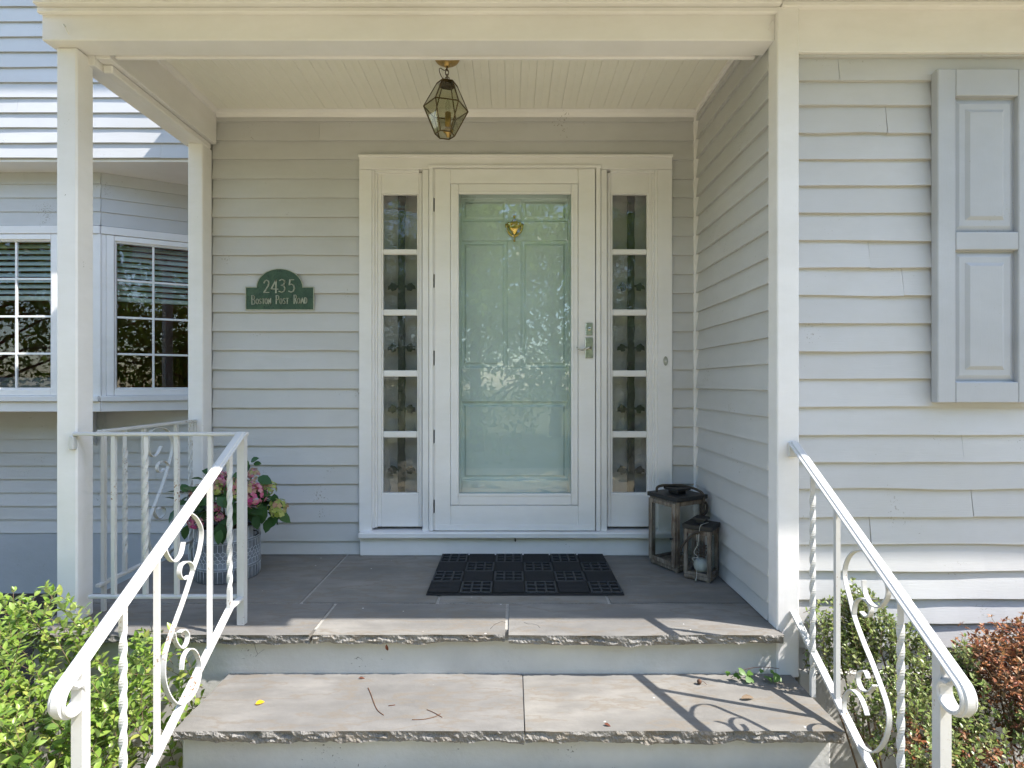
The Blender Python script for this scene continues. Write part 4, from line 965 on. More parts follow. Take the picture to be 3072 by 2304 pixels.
# ------------------------------------------------------------------ two wooden lanterns by the side wall
def lantern(label, cxy, rot, w, h, big):
    t = thing('wooden_lantern', label, 'lantern', (cxy[0], cxy[1], 0.001), rot, 'wooden lanterns by the door')
    h2 = w/2; pw = 0.022 if big else 0.018
    def lb(name, mb, mat): return mb.build(name, mat, t, world=False)
    lb('base', MB().box(-h2, h2, -h2, h2, 0.006, 0.026, 0.003), M['wood'])
    for sx in (-1, 1):
        for sy in (-1, 1):
            lb('frame_post', MB().box(sx*h2, sx*(h2-pw), sy*h2, sy*(h2-pw), 0.0265, h-0.0225, 0.002) if sx*sy > 0 else MB().box(min(sx*h2, sx*(h2-pw)), max(sx*h2, sx*(h2-pw)), min(sy*h2, sy*(h2-pw)), max(sy*h2, sy*(h2-pw)), 0.0265, h-0.0225, 0.002), M['wood'])
            lb('foot', MB().box(sx*(h2-0.014)-0.010, sx*(h2-0.014)+0.010, sy*(h2-0.014)-0.010, sy*(h2-0.014)+0.010, 0.0, 0.0055, 0.001), M['wood'])
    for s in (-1, 1):
        lb('rail', MB().box(-h2+pw+0.0003, h2-pw-0.0003, s*(h2-0.008)-0.008, s*(h2-0.008)+0.008, h-0.046, h-0.023, 0.002), M['wood'])
        lb('rail', MB().box(s*(h2-0.008)-0.008, s*(h2-0.008)+0.008, -h2+pw+0.0003, h2-pw-0.0003, h-0.0455, h-0.0235, 0.002), M['wood'])
        lb('rail', MB().box(-h2+pw+0.0003, h2-pw-0.0003, s*(h2-0.008)-0.008, s*(h2-0.008)+0.008, 0.0268, 0.040, 0.002), M['wood'])
        lb('rail', MB().box(s*(h2-0.008)-0.008, s*(h2-0.008)+0.008, -h2+pw+0.0003, h2-pw-0.0003, 0.0270, 0.0395, 0.002), M['wood'])
        lb('pane', MB().box(-h2+pw-0.002, h2-pw+0.002, s*(h2-0.010)-0.001, s*(h2-0.010)+0.001, 0.038, h-0.044), M['glass_lantern'])
        if not (big and s < 0):
            lb('pane', MB().box(s*(h2-0.010)-0.001, s*(h2-0.010)+0.001, -h2+pw-0.002, h2-pw+0.002, 0.038, h-0.044), M['glass_lantern'])
    ov = 0.010 if big else 0.006
    lid = lb('lid', MB().box(-h2-ov, h2+ov, -h2-ov, h2+ov, h-0.022, h, 0.002), M['black_lid'])
    q = w*0.20; lb('neck', MB().box(-q*0.8, q*0.8, -q*0.8, q*0.8, h+0.0003, h+0.018, 0.002), M['black_lid'])
    lb('cap', MB().box(-q*1.25, q*1.25, -q*1.25, q*1.25, h+0.0183, h+0.030, 0.002), M['black_lid'])
    if big:
        # hinged glass door on the face that looks left, slightly proud
        x = -h2-0.001; mb = MB(); a = h2-0.004
        mb.box(x-0.012, x, -a, -a+0.024, 0.030, h-0.030, 0.002); mb.box(x-0.012, x, a-0.024, a, 0.030, h-0.030, 0.002)
        mb.box(x-0.0118, x-0.0002, -a+0.0243, a-0.0243, 0.030, 0.052, 0.002); mb.box(x-0.0118, x-0.0002, -a+0.0243, a-0.0243, h-0.052, h-0.030, 0.002)
        dr = lb('lantern_door', mb, M['wood'])
        d2 = MB().box(x-0.007, x-0.005, -a+0.022, a-0.022, 0.050, h-0.050).build('pane', M['glass_lantern'], dr, world=False)
        d3 = MB().lathe([(0.0001, -0.020), (0.006, -0.018), (0.006, -0.012), (0.003, -0.008), (0.003, 0.0)], (0, 0, 0), 10)
        d3.v = [(x-0.012+p[2], -a+0.012+p[0], h*0.46+p[1]) for p in d3.v]; d3.build('knob', M['blackiron'], dr, world=False)
        rope = cr([(-0.085, 0.060, h+0.004), (-0.086, 0.058, h+0.026), (-0.060, 0.050, h+0.036), (-0.010, 0.030, h+0.036), (0.045, -0.005, h+0.034), (0.080, -0.060, h+0.020), (0.085, -0.098, h+0.002), (0.070, -0.116, h-0.040), (0.045, -0.122, h-0.075), (0.060, -0.122, h-0.098), (0.085, -0.120, h-0.085), (0.094, -0.118, h-0.055), (0.086, -0.113, h-0.036)], 6)
        lb('rope_handle', MB().tube(rope, 0.0068, 8), M['rope'])
    else:
        rope = cr([(0.02, -0.076, h-0.028), (-0.005, -0.082, h-0.034), (-0.030, -0.084, h-0.060), (-0.055, -0.086, h-0.090), (-0.070, -0.085, h-0.115), (-0.074, -0.083, h-0.135)], 6)
        rope = [Vector((p.y, -p.x, p.z)) for p in rope]
        lb('rope_handle', MB().tube(rope, 0.0055, 8), M['rope'])
        st_ = cr([(-h2*0.2, -h2*0.6, h+0.010), (-h2*0.5, -h2*0.4, h+0.006), (-h2-0.009, -h2*0.3, h+0.002), (-h2-0.011, -h2*0.2, h-0.04), (-h2-0.010, -h2*0.1, h-0.09), (-h2-0.012, 0.01, h-0.13), (-h2-0.013, -0.010, h-0.150), (-h2-0.013, 0.018, h-0.160), (-h2-0.013, 0.008, h-0.175), (-h2-0.014, -0.004, 0.06), (-h2-0.014, -0.002, 0.010)], 6)
        lb('string', MB().tube(st_, 0.0014, 5), M['string'])
        lb('string_weight', MB().lathe([(0.0002, -0.007), (0.005, -0.005), (0.0045, 0.003), (0.0015, 0.010), (0.0002, 0.011)], (-h2-0.016, -0.001, 0.0075), 8), M['steel'])
    return t
e2 = Vector((0.88, 0.476)); e1 = Vector((-0.476, 0.88)); fc = Vector((0.838, -0.304)); w1 = 0.200
c1 = fc + (e1+e2)*w1/2
lantern('tall weathered wood lantern with black lid and rope handle beside door', c1, math.atan2(e2.y, e2.x), w1, 0.385, True)
e2b = Vector((0.6, 0.8)); e1b = Vector((-0.8, 0.6)); fcb = Vector((0.957, -0.447)); w2 = 0.132
c2 = fcb + (e1b+e2b)*w2/2
lantern('short weathered wood lantern with black lid holding a white ball', c2, math.atan2(e2b.y, e2b.x), w2, 0.272, False)
mb = MB(); mb.lathe([(0.0002, 0.0), (0.024, 0.004), (0.036, 0.020), (0.038, 0.036), (0.033, 0.054), (0.018, 0.068), (0.0002, 0.072)], (c2.x, c2.y, 0.0275), 20)
tag(mb.build('ball', M['candle']), 'crackled white ball lying inside the short lantern', 'ball')
mb = MB(); r = random.Random(4)
for k in range(46):
    a = Vector((c2.x+r.uniform(-0.03, 0.03), c2.y+r.uniform(-0.03, 0.03), 0.10+r.uniform(0, 0.05)))
    b = a+Vector((r.uniform(-0.03, 0.03), r.uniform(-0.03, 0.03), r.uniform(-0.01, 0.04))); 
    b.x = min(max(b.x, c2.x-0.036), c2.x+0.036); b.y = min(max(b.y, c2.y-0.036), c2.y+0.036)
    mb.tube([a, (a+b)/2+Vector((r.uniform(-0.008, 0.008), 0, 0.006)), b], 0.0012, 4)
tag(mb.build('twig_bundle', M['twig'], kind='stuff'), 'brown dried twigs tangled above the ball in the short lantern', 'twigs')

# ------------------------------------------------------------------ leaf tools
def leaf_shape(fold=0.12, w=0.5, curl=0.10, seg=4):
    """unit leaf along +x, normal +z; returns verts, faces"""
    vs = [(0, 0, 0)]; prof = {4: [(0.22, 0.72), (0.5, 1.0), (0.78, 0.66)], 3: [(0.35, 0.95), (0.72, 0.75)], 2: [(0.5, 1.0)]}[seg]
    for t, s in prof:
        z = -curl*t*t
        vs += [(t, -w/2*s, z+fold*w*s*0.5), (t, 0, z), (t, w/2*s, z+fold*w*s*0.5)]
    vs.append((1, 0, -curl)); n = len(prof); last = len(vs)-1
    fs = [(0, 1, 2), (0, 2, 3)]
    for i in range(n-1):
        a = 1+3*i; fs += [(a, a+3, a+4, a+1), (a+1, a+4, a+5, a+2)]
    a = 1+3*(n-1); fs += [(a, last, a+1), (a+1, last, a+2)]
    return np.array(vs, float), fs
def frame(d, up):
    d = d/np.linalg.norm(d); s = np.cross(up, d); l = np.linalg.norm(s)
    s = s/l if l > 1e-6 else np.array((1.0, 0, 0)); n = np.cross(d, s); return np.stack([d, s, n], 1)
def sprig(p, d, length, pairs, L, r, out, stems, rad=0.0012, spread=1.0, alt=False):
    """leafy shoot: opposite (or alternate) leaves along a bending stem; appends (pos, R, L)"""
    d = d/np.linalg.norm(d); pts = [p]; q = p.copy(); dd = d.copy(); ph = r.uniform(0, math.pi)
    for k in range(pairs):
        dd = dd + np.array((0, 0, 0.06)) + r.normal(size=3)*0.06; dd /= np.linalg.norm(dd)
        q = q + dd*length/pairs; pts.append(q.copy()); ph += math.pi/2
        o = np.cross(dd, (0.3, 0.2, 1.0)); o /= np.linalg.norm(o)+1e-9; o2 = np.cross(dd, o)
        for s in (-1, 1):
            sd_ = (o*math.cos(ph)+o2*math.sin(ph))*s
            ld = dd*0.55 + sd_*spread + np.array((0, 0, 0.18)) + r.normal(size=3)*0.16
            up = np.array((0, 0, 1.0)) + dd*0.5 + r.normal(size=3)*0.28
            out.append((q, frame(ld, up), L*r.uniform(0.65, 1.12)*(0.7 if k == pairs-1 else 1)))
    for k in range(2):
        out.append((q, frame(dd+r.normal(size=3)*0.35, np.array((0, 0, 1.0))+r.normal(size=3)*0.4), L*r.uniform(0.5, 0.8)))
    stems.append((pts, rad))
def leaves_mesh(name, items, shape, mat):
    V, Fc = shape; n = len(items); nv = len(V)
    P = np.array([i[0] for i in items]); R = np.array([i[1] for i in items]); L = np.array([i[2] for i in items])
    vs = np.einsum('nij,vj->nvi', R, V)*L[:, None, None] + P[:, None, :]
    fs = [tuple(i*nv+k for k in f) for i in range(n) for f in Fc]
    me = bpy.data.meshes.new(name); me.from_pydata(vs.reshape(-1, 3), [], fs); me.update(); me.materials.append(mat)
    me.polygons.foreach_set('use_smooth', [True]*len(me.polygons)); return me
def one_leaf_mesh(name, shape, mat):
    me = bpy.data.meshes.new(name); me.from_pydata([tuple(v) for v in shape[0]], [], shape[1]); me.update(); me.materials.append(mat)
    me.polygons.foreach_set('use_smooth', [True]*len(me.polygons)); return me
def place_leaf(me, it, parent, name='leaf'):
    o = bpy.data.objects.new(name, me); COL.objects.link(o); o.parent = parent
    p, R, L = it; Mx = Matrix([[R[i][j]*L for j in range(3)] + [p[i]] for i in range(3)] + [[0, 0, 0, 1]])
    o.matrix_local = Matrix.Translation(-wloc(parent)) @ Mx; return o
def stems_mb(stems, n=4):
    mb = MB()
    for pts, rad in stems: mb.tube(pts, rad, n, r1=rad*0.6)
    return mb
def proj(p):
    d = p[1]+D
    return (1536+p[0]*F/d, 1152-(p[2]-H)*F/d, d)

# ------------------------------------------------------------------ shrubs
def bump2(x, y, seed):
    r = np.random.default_rng(seed); s = 0
    for k in range(6):
        a = r.uniform(0, 6.28); f = r.uniform(4, 11); s += math.sin((x*math.cos(a)+y*math.sin(a))*f + r.uniform(0, 6.28))/6
    return s
def bush(name, label, base, spots, L, shape, mats, singles, seed, slen, pairs, spread=1.0, rad=0.0013, lean=(0, -0.25, 0.8), view=None):
    """spots: list of (x, y, ztop, depth) where shoots end; the nearest leaves become parts of their own"""
    t = thing(name, label, 'shrub', base); r = np.random.default_rng(seed); items = []; stems = []
    for (x, y, z, dep) in spots:
        dz = r.uniform(0, 1)**1.6*dep
        d = np.array(lean) + r.normal(size=3)*0.45; d[2] = abs(d[2])+0.15
        p = np.array((x, y, z-dz)) - d/np.linalg.norm(d)*slen
        sprig(p, d, slen*r.uniform(0.7, 1.15), pairs, L, r, items, stems, rad, spread)
    # woody limbs from the ground to some of the shoots
    limbs = []
    b = np.array(base)
    for k in range(0, len(stems), max(1, len(stems)//26)):
        p = np.array(stems[k][0][0]); root = b + np.array(((p[0]-b[0])*0.55, (p[1]-b[1])*0.5, 0.0))
        mid = (root+p)/2 + r.normal(size=3)*0.03
        limbs.append((cr([root, mid, p], 4), 0.005))
    stems_mb(limbs, 5).build('branch', M['stem'], t)
    stems_mb(stems, 3).build('twigs', M['stem'], t, kind='stuff')
    score = []
    for i, it in enumerate(items):
        px, py, d = proj(it[0])
        ok = 20 < px < 3052 and 1300 < py < 2290 and d > 0.5 and (view is None or view(px, py))
        score.append(it[2]/d*(0.6+0.4*(it[1][:, 2][2] > 0.3)) - 0.02*max(0, -it[0][2]) if ok else -1)
    order = np.argsort(score)[::-1]; near = set(order[:singles].tolist())
    lm = one_leaf_mesh('leaf', shape, mats[1])
    for i in near: place_leaf(lm, items[i], t)
    rest = [it for i, it in enumerate(items) if i not in near]
    o = link('foliage', leaves_mesh('foliage', rest, shape, mats[0]), t); o['kind'] = 'stuff'
    return t
r0 = np.random.default_rng(3)
PRIV = leaf_shape(0.30, 0.46, 0.16, 4); BOXL = leaf_shape(0.25, 0.56, 0.12, 3); DRYL = leaf_shape(0.5, 0.52, 0.30, 3)
spots = []
while len(spots) < 1950:
    x = r0.uniform(-3.0, -1.14); y = r0.uniform(-2.1, -1.04)
    top = 0.205 if x < -1.64 else (0.205-0.26*(x+1.64)/0.14 if x < -1.50 else (-0.055 if x < -1.44 else (-0.055+0.13*(x+1.44)/0.12 if x < -1.32 else 0.075-0.16*max(0, x+1.27)/0.13)))
    if y < -1.2: top = top + (0.03-top)*min(1, (-1.2-y)/0.25)
    z = top - 0.17*max(0, (-1.2-y)) + 0.055*bump2(x, y, 1)
    if x > -1.22 and r0.uniform() < 0.35: continue
    spots.append((x, y, z, 0.34))
bush('privet_shrub', 'bright green privet shrub filling the bed beside left railing', (-1.8, -1.45, GZ), spots, 0.042, PRIV, (M['privet'], M['privet_one']), 280, 21, 0.15, 5)
spots = []
lumps = [(1.215, -1.05, 0.145, 0.10), (1.30, -1.03, 0.20, 0.075), (1.36, -1.06, 0.13, 0.09), (1.48, -1.08, 0.07, 0.09), (1.45, -1.20, 0.0, 0.15), (1.62, -1.12, 0.03, 0.05), (1.30, -1.22, -0.02, 0.12), (1.60, -1.32, -0.09, 0.18), (1.36, -1.42, -0.14, 0.14), (1.70, -1.55, -0.12, 0.20), (1.42, -1.62, -0.18, 0.15), (1.95, -1.5, -0.08, 0.16), (1.9, -1.75, -0.14, 0.22), (1.5, -1.85, -0.2, 0.22), (1.62, -1.62, -0.13, 0.16)]
while len(spots) < 1500:
    l = lumps[r0.integers(len(lumps))] if r0.uniform() < 0.97 else lumps[1]
    a = r0.uniform(0, 6.28); q = math.sqrt(r0.uniform())
    x, y = l[0]+l[3]*q*math.cos(a), l[1]+l[3]*q*math.sin(a)*0.8
    if x < 1.13 and r0.uniform() < 0.75: continue
    spots.append((x, y, l[2]-0.06*q*q+0.02*r0.normal(), 0.22))
bush('boxwood_shrub', 'small leaved boxwood shrub growing through the right railing', (1.5, -1.35, GZ), spots, 0.0215, BOXL, (M['box'], M['box_one']), 280, 22, 0.075, 5, lean=(-0.05, -0.2, 0.9))
spots = []
while len(spots) < 1000:
    x = r0.uniform(1.66, 2.35); y = r0.uniform(-1.40, -1.02)
    z = 0.02 + 0.10*(min(1, max(0, (x-1.62)/0.3))) - 0.35*max(0, -1.15-y) + 0.06*bump2(x, y, 5)
    spots.append((x, y, z, 0.22))
for k in range(60): spots.append((r0.uniform(1.25, 1.6), r0.uniform(-1.5, -1.2), -0.17, 0.1))
bush('dead_boxwood_shrub', 'dying shrub with copper brown dry leaves below the shutter', (1.95, -1.2, GZ), spots, 0.025, DRYL, (M['dry'], M['dry_one']), 200, 23, 0.10, 4, lean=(0.05, -0.1, 0.9))
# bare grey shoots poking out of the dead shrub
bt = thing('bare_shoot', 'thin bare grey shoots rising between green and dead shrubs', 'twigs', (1.72, -1.2, GZ)); r_ = random.Random(8)
for k in range(7):
    a = Vector((1.66+0.03*k, -1.22+r_.uniform(-0.05, 0.05), -0.20)); b = a+Vector((r_.uniform(-0.12, 0.03), r_.uniform(-0.04, 0.02), r_.uniform(0.18, 0.28)))
    MB().tube(cr([a, (a+b)/2+Vector((0.015, 0, 0)), b], 4), 0.0016, 5, r1=0.0008).build('shoot', M['stem'], bt)

# ------------------------------------------------------------------ planter and hydrangea
pc = Vector((-1.435, -0.315, 0.001)); PR, PH = 0.148, 0.262
pot = thing('planter', 'round galvanised planter with white chicken wire pattern on porch floor', 'planter', pc)
mb = MB(); mb.lathe([(0.0002, 0.004), (PR*0.96, 0.0), (PR, 0.006), (PR, 0.060), (PR+0.003, 0.063), (PR+0.003, 0.071), (PR, 0.074), (PR, 0.190), (PR+0.003, 0.193), (PR+0.003, 0.200), (PR, 0.203), (PR, PH-0.006), (PR+0.004, PH), (PR-0.004, PH), (PR-0.006, PH-0.03), (0.0002, PH-0.035)], pc, 48)
mb.build('pot', M['zinc'], pot)
def onpot(a, z, r=PR+0.0012): return (pc.x+r*math.cos(a), pc.y+r*math.sin(a), pc.z+z)
mb = MB(); NA = 40
for k in range(NA):
    a = 2*math.pi*k/NA
    for z0, z1 in ((0.005, 0.060), (0.076, 0.100), (0.152, 0.190), (0.205, 0.256)): mb.tube([onpot(a, z0), onpot(a, z1)], 0.0010, 4)
    hw = math.pi/NA
    for row in range(3):
        zc = 0.109+0.0175*row; off = hw if row % 2 else 0
        P = [onpot(a+off+hw*c_, zc+s_) for c_, s_ in ((-1, 0.004), (0, 0.011), (1, 0.004))]; mb.tube(P, 0.0010, 4)
        mb.tube([onpot(a+off-hw, zc+0.004), onpot(a+off-hw, zc-0.006)], 0.0010, 4)
        P = [onpot(a+off+hw*c_, zc-s_) for c_, s_ in ((-1, 0.006), (0, 0.011), (1, 0.006))]
        if row == 0: mb.tube(P, 0.0010, 4)
for z in (0.062, 0.074, 0.191, 0.202): mb.tube([onpot(2*math.pi*k/40, z, PR+0.0035) for k in range(41)], 0.0009, 4)
mb.build('wire_pattern', M['wirewhite'], pot, kind='stuff')
MB().tube([onpot(-0.25, 0.235), onpot(-0.22, 0.23, PR+0.022), onpot(-0.18, 0.215, PR+0.020), onpot(-0.15, 0.205)], 0.003, 6).build('handle', M['blackiron'], pot)
MB().lathe([(0.0002, 0.0), (PR-0.008, 0.0)], (pc.x, pc.y, pc.z+PH-0.030), 24).build('potting_soil', M['soil'], pot)

hy = thing('hydrangea', 'potted hydrangea with pink and lime flower heads in galvanised planter', 'plant', (pc.x, pc.y, pc.z+PH-0.02))
zz1 = lambda x, y, Y: W(500+x*0.2712, 1350+y*0.2712, Y)
def floret(p, n, s, r, mb):
    n = n.normalized(); u = n.orthogonal().normalized(); w = n.cross(u); ph = r.uniform(0, 1.6)
    vs = [p - n*s*0.1]; fs = []
    for k in range(4):
        a = ph+k*math.pi/2
        c, s_ = math.cos(a), math.sin(a); d = u*c+w*s_; e = u*-s_+w*c
        b = len(vs); vs += [p+d*s*0.55+e*s*0.46+n*s*0.12, p+d*s*1.0+n*s*0.05, p+d*s*0.55-e*s*0.46+n*s*0.12]
        fs.append((0, b+2, b+1, b))
    mb.add(vs, fs, 0, True)
heads = [(590, 385, -0.40, 0.050, 'hyd_pink'), (965, 500, -0.44, 0.068, 'hyd_pink'), (945, 395, -0.43, 0.035, 'hyd_blush'), (1235, 645, -0.40, 0.056, 'hyd_lime'), (1130, 420, -0.34, 0.044, 'hyd_lime'), (965, 270, -0.33, 0.040, 'hyd_blush'), (370, 490, -0.36, 0.058, 'hyd_blush'), (325, 780, -0.43, 0.050, 'hyd_pink'), (585, 745, -0.46, 0.026, 'hyd_pink'), (560, 430, -0.45, 0.034, 'hyd_lime'), (760, 400, -0.44, 0.046, 'hyd_blush'), (610, 275, -0.34, 0.026, 'hyd_pink'), (770, 490, -0.46, 0.030, 'hyd_lime'), (545, 640, -0.46, 0.026, 'hyd_pink')]
hmesh = []
rh = random.Random(5); top = Vector((pc.x, pc.y, pc.z+PH-0.03)); hst = []
for (x, y, Y, R, mk) in heads:
    R *= 0.84; c = zz1(x, y, Y); mb = MB(); n = int(20+R*R*15000)
    for k in range(n):
        z = 1-1.75*(k+0.5)/n; a = k*2.399963+rh.uniform(-0.2, 0.2); q = math.sqrt(max(0, 1-z*z))
        d = Vector((q*math.cos(a), q*math.sin(a), z)); d = (Matrix.Rotation(math.radians(35), 3, 'X') @ d)
        floret(c + d*R*rh.uniform(0.70, 1.06), d + Vector((rh.uniform(-0.3, 0.3), rh.uniform(-0.3, 0.3), rh.uniform(-0.3, 0.3))), R*0.20*rh.uniform(0.7, 1.3)+0.004, rh, mb)
    mb.build('flower_head', M[mk], hy)
    hst.append((cr([top+Vector((rh.uniform(-0.06, 0.06), rh.uniform(-0.06, 0.06), 0)), (top+c)/2+Vector((0, 0, 0.03)), c], 4), 0.003))
HL = [leaf_shape(0.22, 0.62, c_, 4) for c_ in (0.18, 0.32)]
hlm = [one_leaf_mesh('leaf', s, M['hyd_leaf']) for s in HL]
rl = np.random.default_rng(9); n_ = 0
for k in range(135):
    a = rl.uniform(0, 6.283); e = rl.uniform(-0.35, 1.25); rad = rl.uniform(0.10, 0.22)
    d = np.array((math.cos(a)*math.cos(e), math.sin(a)*math.cos(e)*0.85, math.sin(e)))
    p = np.array((pc.x+0.01, pc.y-0.02, pc.z+PH+0.09)) + d*np.array((rad*1.15, rad*0.9, rad*0.75))
    if p[1] > -0.10: p[1] = -0.10
    if p[0] < XS+0.05: p[0] = XS+0.05
    ld = d*0.8 + np.array((0, 0, -0.35)) + rl.normal(size=3)*0.35
    if p[1]+ld[1]*0.09 > -0.02: ld[1] = -abs(ld[1])
    place_leaf(hlm[k % 2], (p, frame(ld, np.array((0, -0.35, 1.0))+d*0.8+rl.normal(size=3)*0.2), rl.uniform(0.055, 0.10)), hy)
for (x, y, Y, dx, dz, L) in ((1010, 300, -0.36, 0.9, -0.25, 0.085), (1090, 620, -0.42, -0.2, -1, 0.085), (1150, 750, -0.40, -0.3, -1, 0.075), (590, 800, -0.48, 0.2, -1, 0.10), (600, 880, -0.49, -0.1, -1, 0.07), (930, 130, -0.34, 0.6, 0.4, 0.05), (960, 150, -0.34, 1, 0.1, 0.045), (905, 180, -0.34, -0.4, 0.8, 0.045), (560, 260, -0.40, -0.8, 0.3, 0.07), (230, 830, -0.40, -0.2, -1, 0.07), (1240, 720, -0.38, -0.6, -0.6, 0.09), (1190, 480, -0.36, 0.2, -1, 0.07), (980, 720, -0.44, 0.3, -1, 0.07), (450, 560, -0.44, -0.7, -0.6, 0.08), (560, 520, -0.47, 0.9, -0.6, 0.08), (380, 620, -0.44, 0.2, -1, 0.08)):
    p = np.array(zz1(x, y, Y)); place_leaf(hlm[n_ % 2], (p, frame(np.array((dx, -0.35, dz)), np.array((0.1, -1.0, 0.7))), L), hy); n_ += 1
for pts, rad in hst: MB().tube(pts, rad, 5).build('stem', M['stem'], hy)

# ------------------------------------------------------------------ ivy sprig at the foot of the riser
iv = thing('ivy_sprig', 'small green ivy sprig creeping at the riser beside the pilaster', 'ivy', (0.9, -0.985, -0.174))
def ivy_shape():
    pts = [(0, 0), (0.12, -0.32), (0.42, -0.52), (0.5, -0.28), (0.72, -0.26), (1.0, 0), (0.72, 0.26), (0.5, 0.28), (0.42, 0.52), (0.12, 0.32)]
    vs = [(x, y, 0.10*abs(y)-0.08*x*x) for x, y in pts] + [(0.4, 0, 0)]
    return np.array(vs), [(10, i, (i+1) % 10) for i in range(10)]
ivm = one_leaf_mesh('leaf', ivy_shape(), M['ivy'])
z55 = lambda x, y: (2150+x*0.3014, 1700+y*0.3014)
rv = np.random.default_rng(2); prev = []
for (x, y, L) in ((115, 1040, 0.022), (170, 1065, 0.026), (265, 1025, 0.036), (345, 1095, 0.042), (425, 1035, 0.018), (490, 1085, 0.040), (535, 1030, 0.020), (620, 1075, 0.040), (300, 1050, 0.025), (200, 1100, 0.018)):
    a = z55(x, y); Yv = -0.985-0.02*rv.uniform(); p = np.array(W(a[0], a[1], Yv)); p[2] = max(p[2], -0.168); prev.append(p)
    place_leaf(ivm, (p, frame(np.array((rv.normal()*0.6, -0.5, -0.25+rv.normal()*0.2)), np.array((0.2, -0.8, 0.8))+rv.normal(size=3)*0.2), L), iv)
MB().tube(cr([W(*z55(140, 1105), -0.99), W(*z55(230, 1050), -0.984), W(*z55(330, 1012), -0.98), W(*z55(480, 1000), -0.978), W(*z55(620, 1015), -0.976)], 6), 0.0012, 5).build('stem', M['twig'], iv)

# ------------------------------------------------------------------ litter on the steps
ZT = -0.1725
def fp(x, y, z=ZT): return floor_pt(600+x*0.633, 1500+y*0.633, z)
tag(MB().tube(cr([fp(797, 890), fp(812, 925), fp(828, 970), fp(845, 1000), fp(871, 1019)], 5), 0.0017, 6, r1=0.0012).build('twig', M['twig']), 'bent brown twig lying alone on the lower left tread', 'twig')
t = thing('twig', 'forked thin twig lying near the tread joint', 'twig', fp(1100, 1020))
MB().tube(cr([fp(1005, 1041), fp(1060, 1039), fp(1110, 1028), fp(1140, 1012)], 5), 0.0012, 5).build('fork', M['twig'], t)
MB().tube(cr([fp(1075, 993), fp(1110, 1008), fp(1148, 1030)], 5), 0.0012, 5).build('fork', M['twig'], t)
tag(MB().tube([fp(893, 975), fp(925, 971)], 0.0013, 5).build('twig', M['rleaf']), 'tiny reddish twig fragment on the lower left tread', 'twig')
def litter_leaf(p, d, up, L, w, mat, label, curl=0.35, fold=0.5):
    s = leaf_shape(fold, w, curl, 4); me = leaves_mesh('fallen_leaf', [(np.array(p), frame(np.array(d, float), np.array(up, float)), L)], s, mat)
    return tag(link('fallen_leaf', me), label, 'leaf')
litter_leaf(fp(262, 968, ZT+0.003), (0.9, 0.5, 0.25), (0.1, -0.5, 1), 0.030, 0.55, M['yleaf'], 'small yellow fallen leaf on the lower left tread')
litter_leaf(floor_pt(2222, 2096, ZT+0.004), (1, 0.12, 0.05), (0, -0.3, 1), 0.052, 0.36, M['bleaf'], 'curled tan dry leaf on the tread near right railing', 0.1, 0.9)
litter_leaf(Vector((PX(1159, -0.998), -0.998, PZ(1932, -0.998))), (0.15, -0.05, -1), (0, -1, 0.1), 0.030, 0.4, M['rleaf'], 'rust coloured leaf hanging from the porch stone edge')
litter_leaf(floor_pt(1075, 2034, ZT+0.003), (1, 0.1, 0.1), (0, -0.3, 1), 0.026, 0.3, M['rleaf'], 'reddish leaf scrap lying against the upper riser')
litter_leaf(floor_pt(1812, 2172, ZT+0.003), (1, -0.3, 0.1), (0, -0.2, 1), 0.022, 0.5, M['rleaf'], 'small brown leaf scrap near the front of right tread stone')
litter_leaf(Vector((PX(1545, -0.045), -0.045, PZ(1613, -0.045))), (0.1, -0.1, -1), (0, -1, 0.1), 0.026, 0.4, M['rope'], 'dark brown leaf caught under the doorsill')
ac = floor_pt(2098, 2052, ZT)
mb = MB(); mb.lathe([(0.0002, 0.0), (0.006, 0.002), (0.009, 0.008), (0.008, 0.014), (0.003, 0.018), (0.0002, 0.018)], ac, 12); mb.tube([ac+Vector((0.004, 0, 0.014)), ac+Vector((0.016, -0.004, 0.010)), ac+Vector((0.026, -0.01, 0.003))], 0.001, 5)
tag(mb.build('acorn', M['twig']), 'small brown acorn with stalk on the right tread stone', 'acorn')

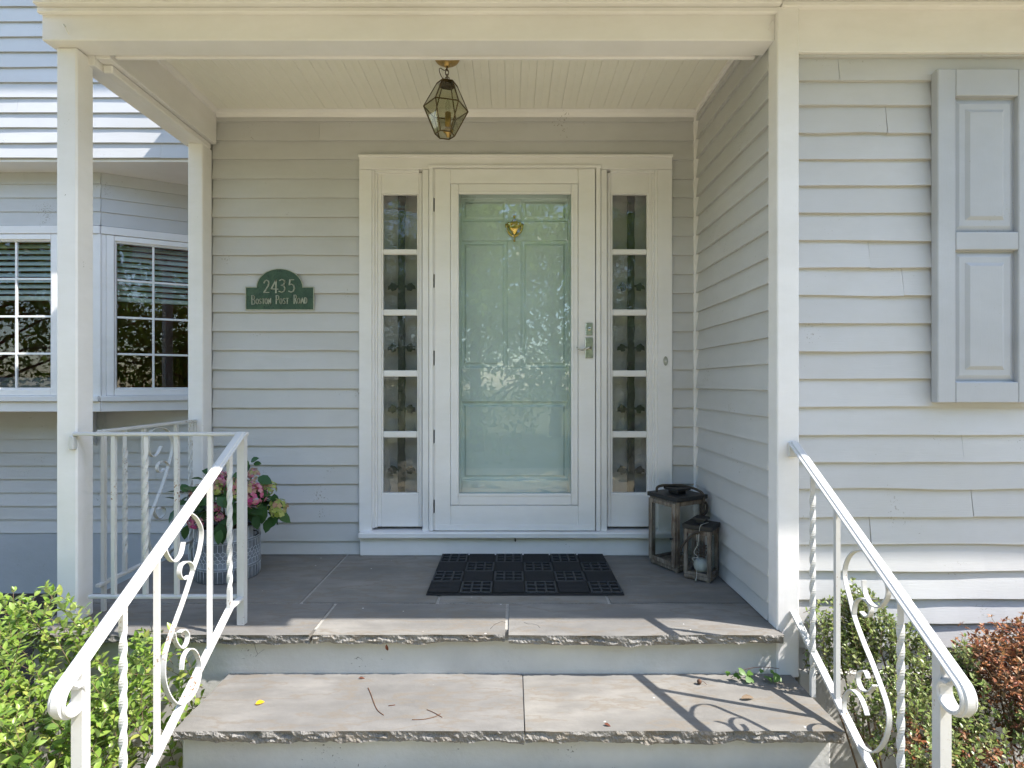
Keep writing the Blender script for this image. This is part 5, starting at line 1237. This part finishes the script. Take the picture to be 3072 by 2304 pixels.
# ------------------------------------------------------------------ trees across the lawn (they show in the door and window glass)
TREES = {}
def tree_data(kind):
    """trunk and crown meshes of one kind, foot at the origin, about 7 m tall"""
    r = np.random.default_rng(40+kind); hgt, spread = 7.0, 2.9; tr = MB(); tops = []; L0 = Vector((0, 0, 0))
    tr.tube(cr([L0, Vector((0.1, 0, hgt*0.25)), Vector((-0.05, 0.1, hgt*0.55)), Vector((0.1, 0, hgt*0.85))], 4), 0.20, 8, r1=0.05)
    items = []
    for k in range(26):
        a = r.uniform(0, 6.28); z0 = hgt*r.uniform(0.06, 0.78); rr_ = spread*r.uniform(0.35, 1.0)*(1.15-0.55*z0/hgt)
        e = Vector((rr_*math.cos(a), rr_*math.sin(a), z0+hgt*r.uniform(0.02, 0.2))); s = Vector((0, 0, z0))
        tr.tube(cr([s, (s+e)/2+Vector((0, 0, 0.2)), e], 3), 0.05, 5, r1=0.012); tops.append(e)
    for k in range(300):
        e = tops[r.integers(len(tops))]; c = np.array(e)*np.array((r.uniform(0.3, 1.1),)*2+(1,)) + r.normal(size=3)*np.array((0.6, 0.6, 0.5)); c[2] = max(c[2], 0.35)
        for q in range(26):
            p = c + r.normal(size=3)*0.24
            items.append((p, frame(r.normal(size=3)+np.array((0, 0, -0.4)), np.array((0, 0, 1.0))+r.normal(size=3)*0.5), r.uniform(0.13, 0.25)))
    tm = tr.mesh('trunk'); tm.materials.append(M['bark'])
    return tm, leaves_mesh('crown', items, leaf_shape(0.2, 0.5, 0.2, 2), M['tree'])
TREES = [tree_data(0), tree_data(1)]
place = [(-5.0, -10.6, 'leafy tree across the lawn mirrored at left of storm glass'), (-0.9, -11.2, 'leafy tree straight across the lawn from the door'), (3.3, -10.4, 'leafy tree across the lawn mirrored at right of storm glass'),
         (-9.4, -10.0, 'leafy tree across the lawn mirrored in the bay panes'), (7.5, -11.0, 'leafy tree across the lawn beyond right railing'), (-13.8, -9.2, 'leafy tree across the lawn far beyond the bay'),
         (-3.0, -14.6, 'rear leafy tree between the left and middle trees'), (1.4, -15.0, 'rear leafy tree between the middle and right trees'), (5.6, -14.8, 'rear leafy tree behind the right pair of trees'), (-7.4, -14.2, 'rear leafy tree behind the left pair of trees'),
         (11.8, -10.4, 'leafy tree at far right end of the lawn'), (-17.5, -6.5, 'leafy tree at far left end of the lawn')]
for k, (x, y, lab) in enumerate(place):
    t = thing('tree', lab, 'tree', (x, y, GZ), k*1.9, 'trees across the lawn')
    t.scale = (1.0+0.06*(k % 3), 1.0, 0.92+0.08*(k % 4))
    tm, cm = TREES[k % 2]
    link('trunk', tm, t, world=False); link('crown', cm, t, world=False)
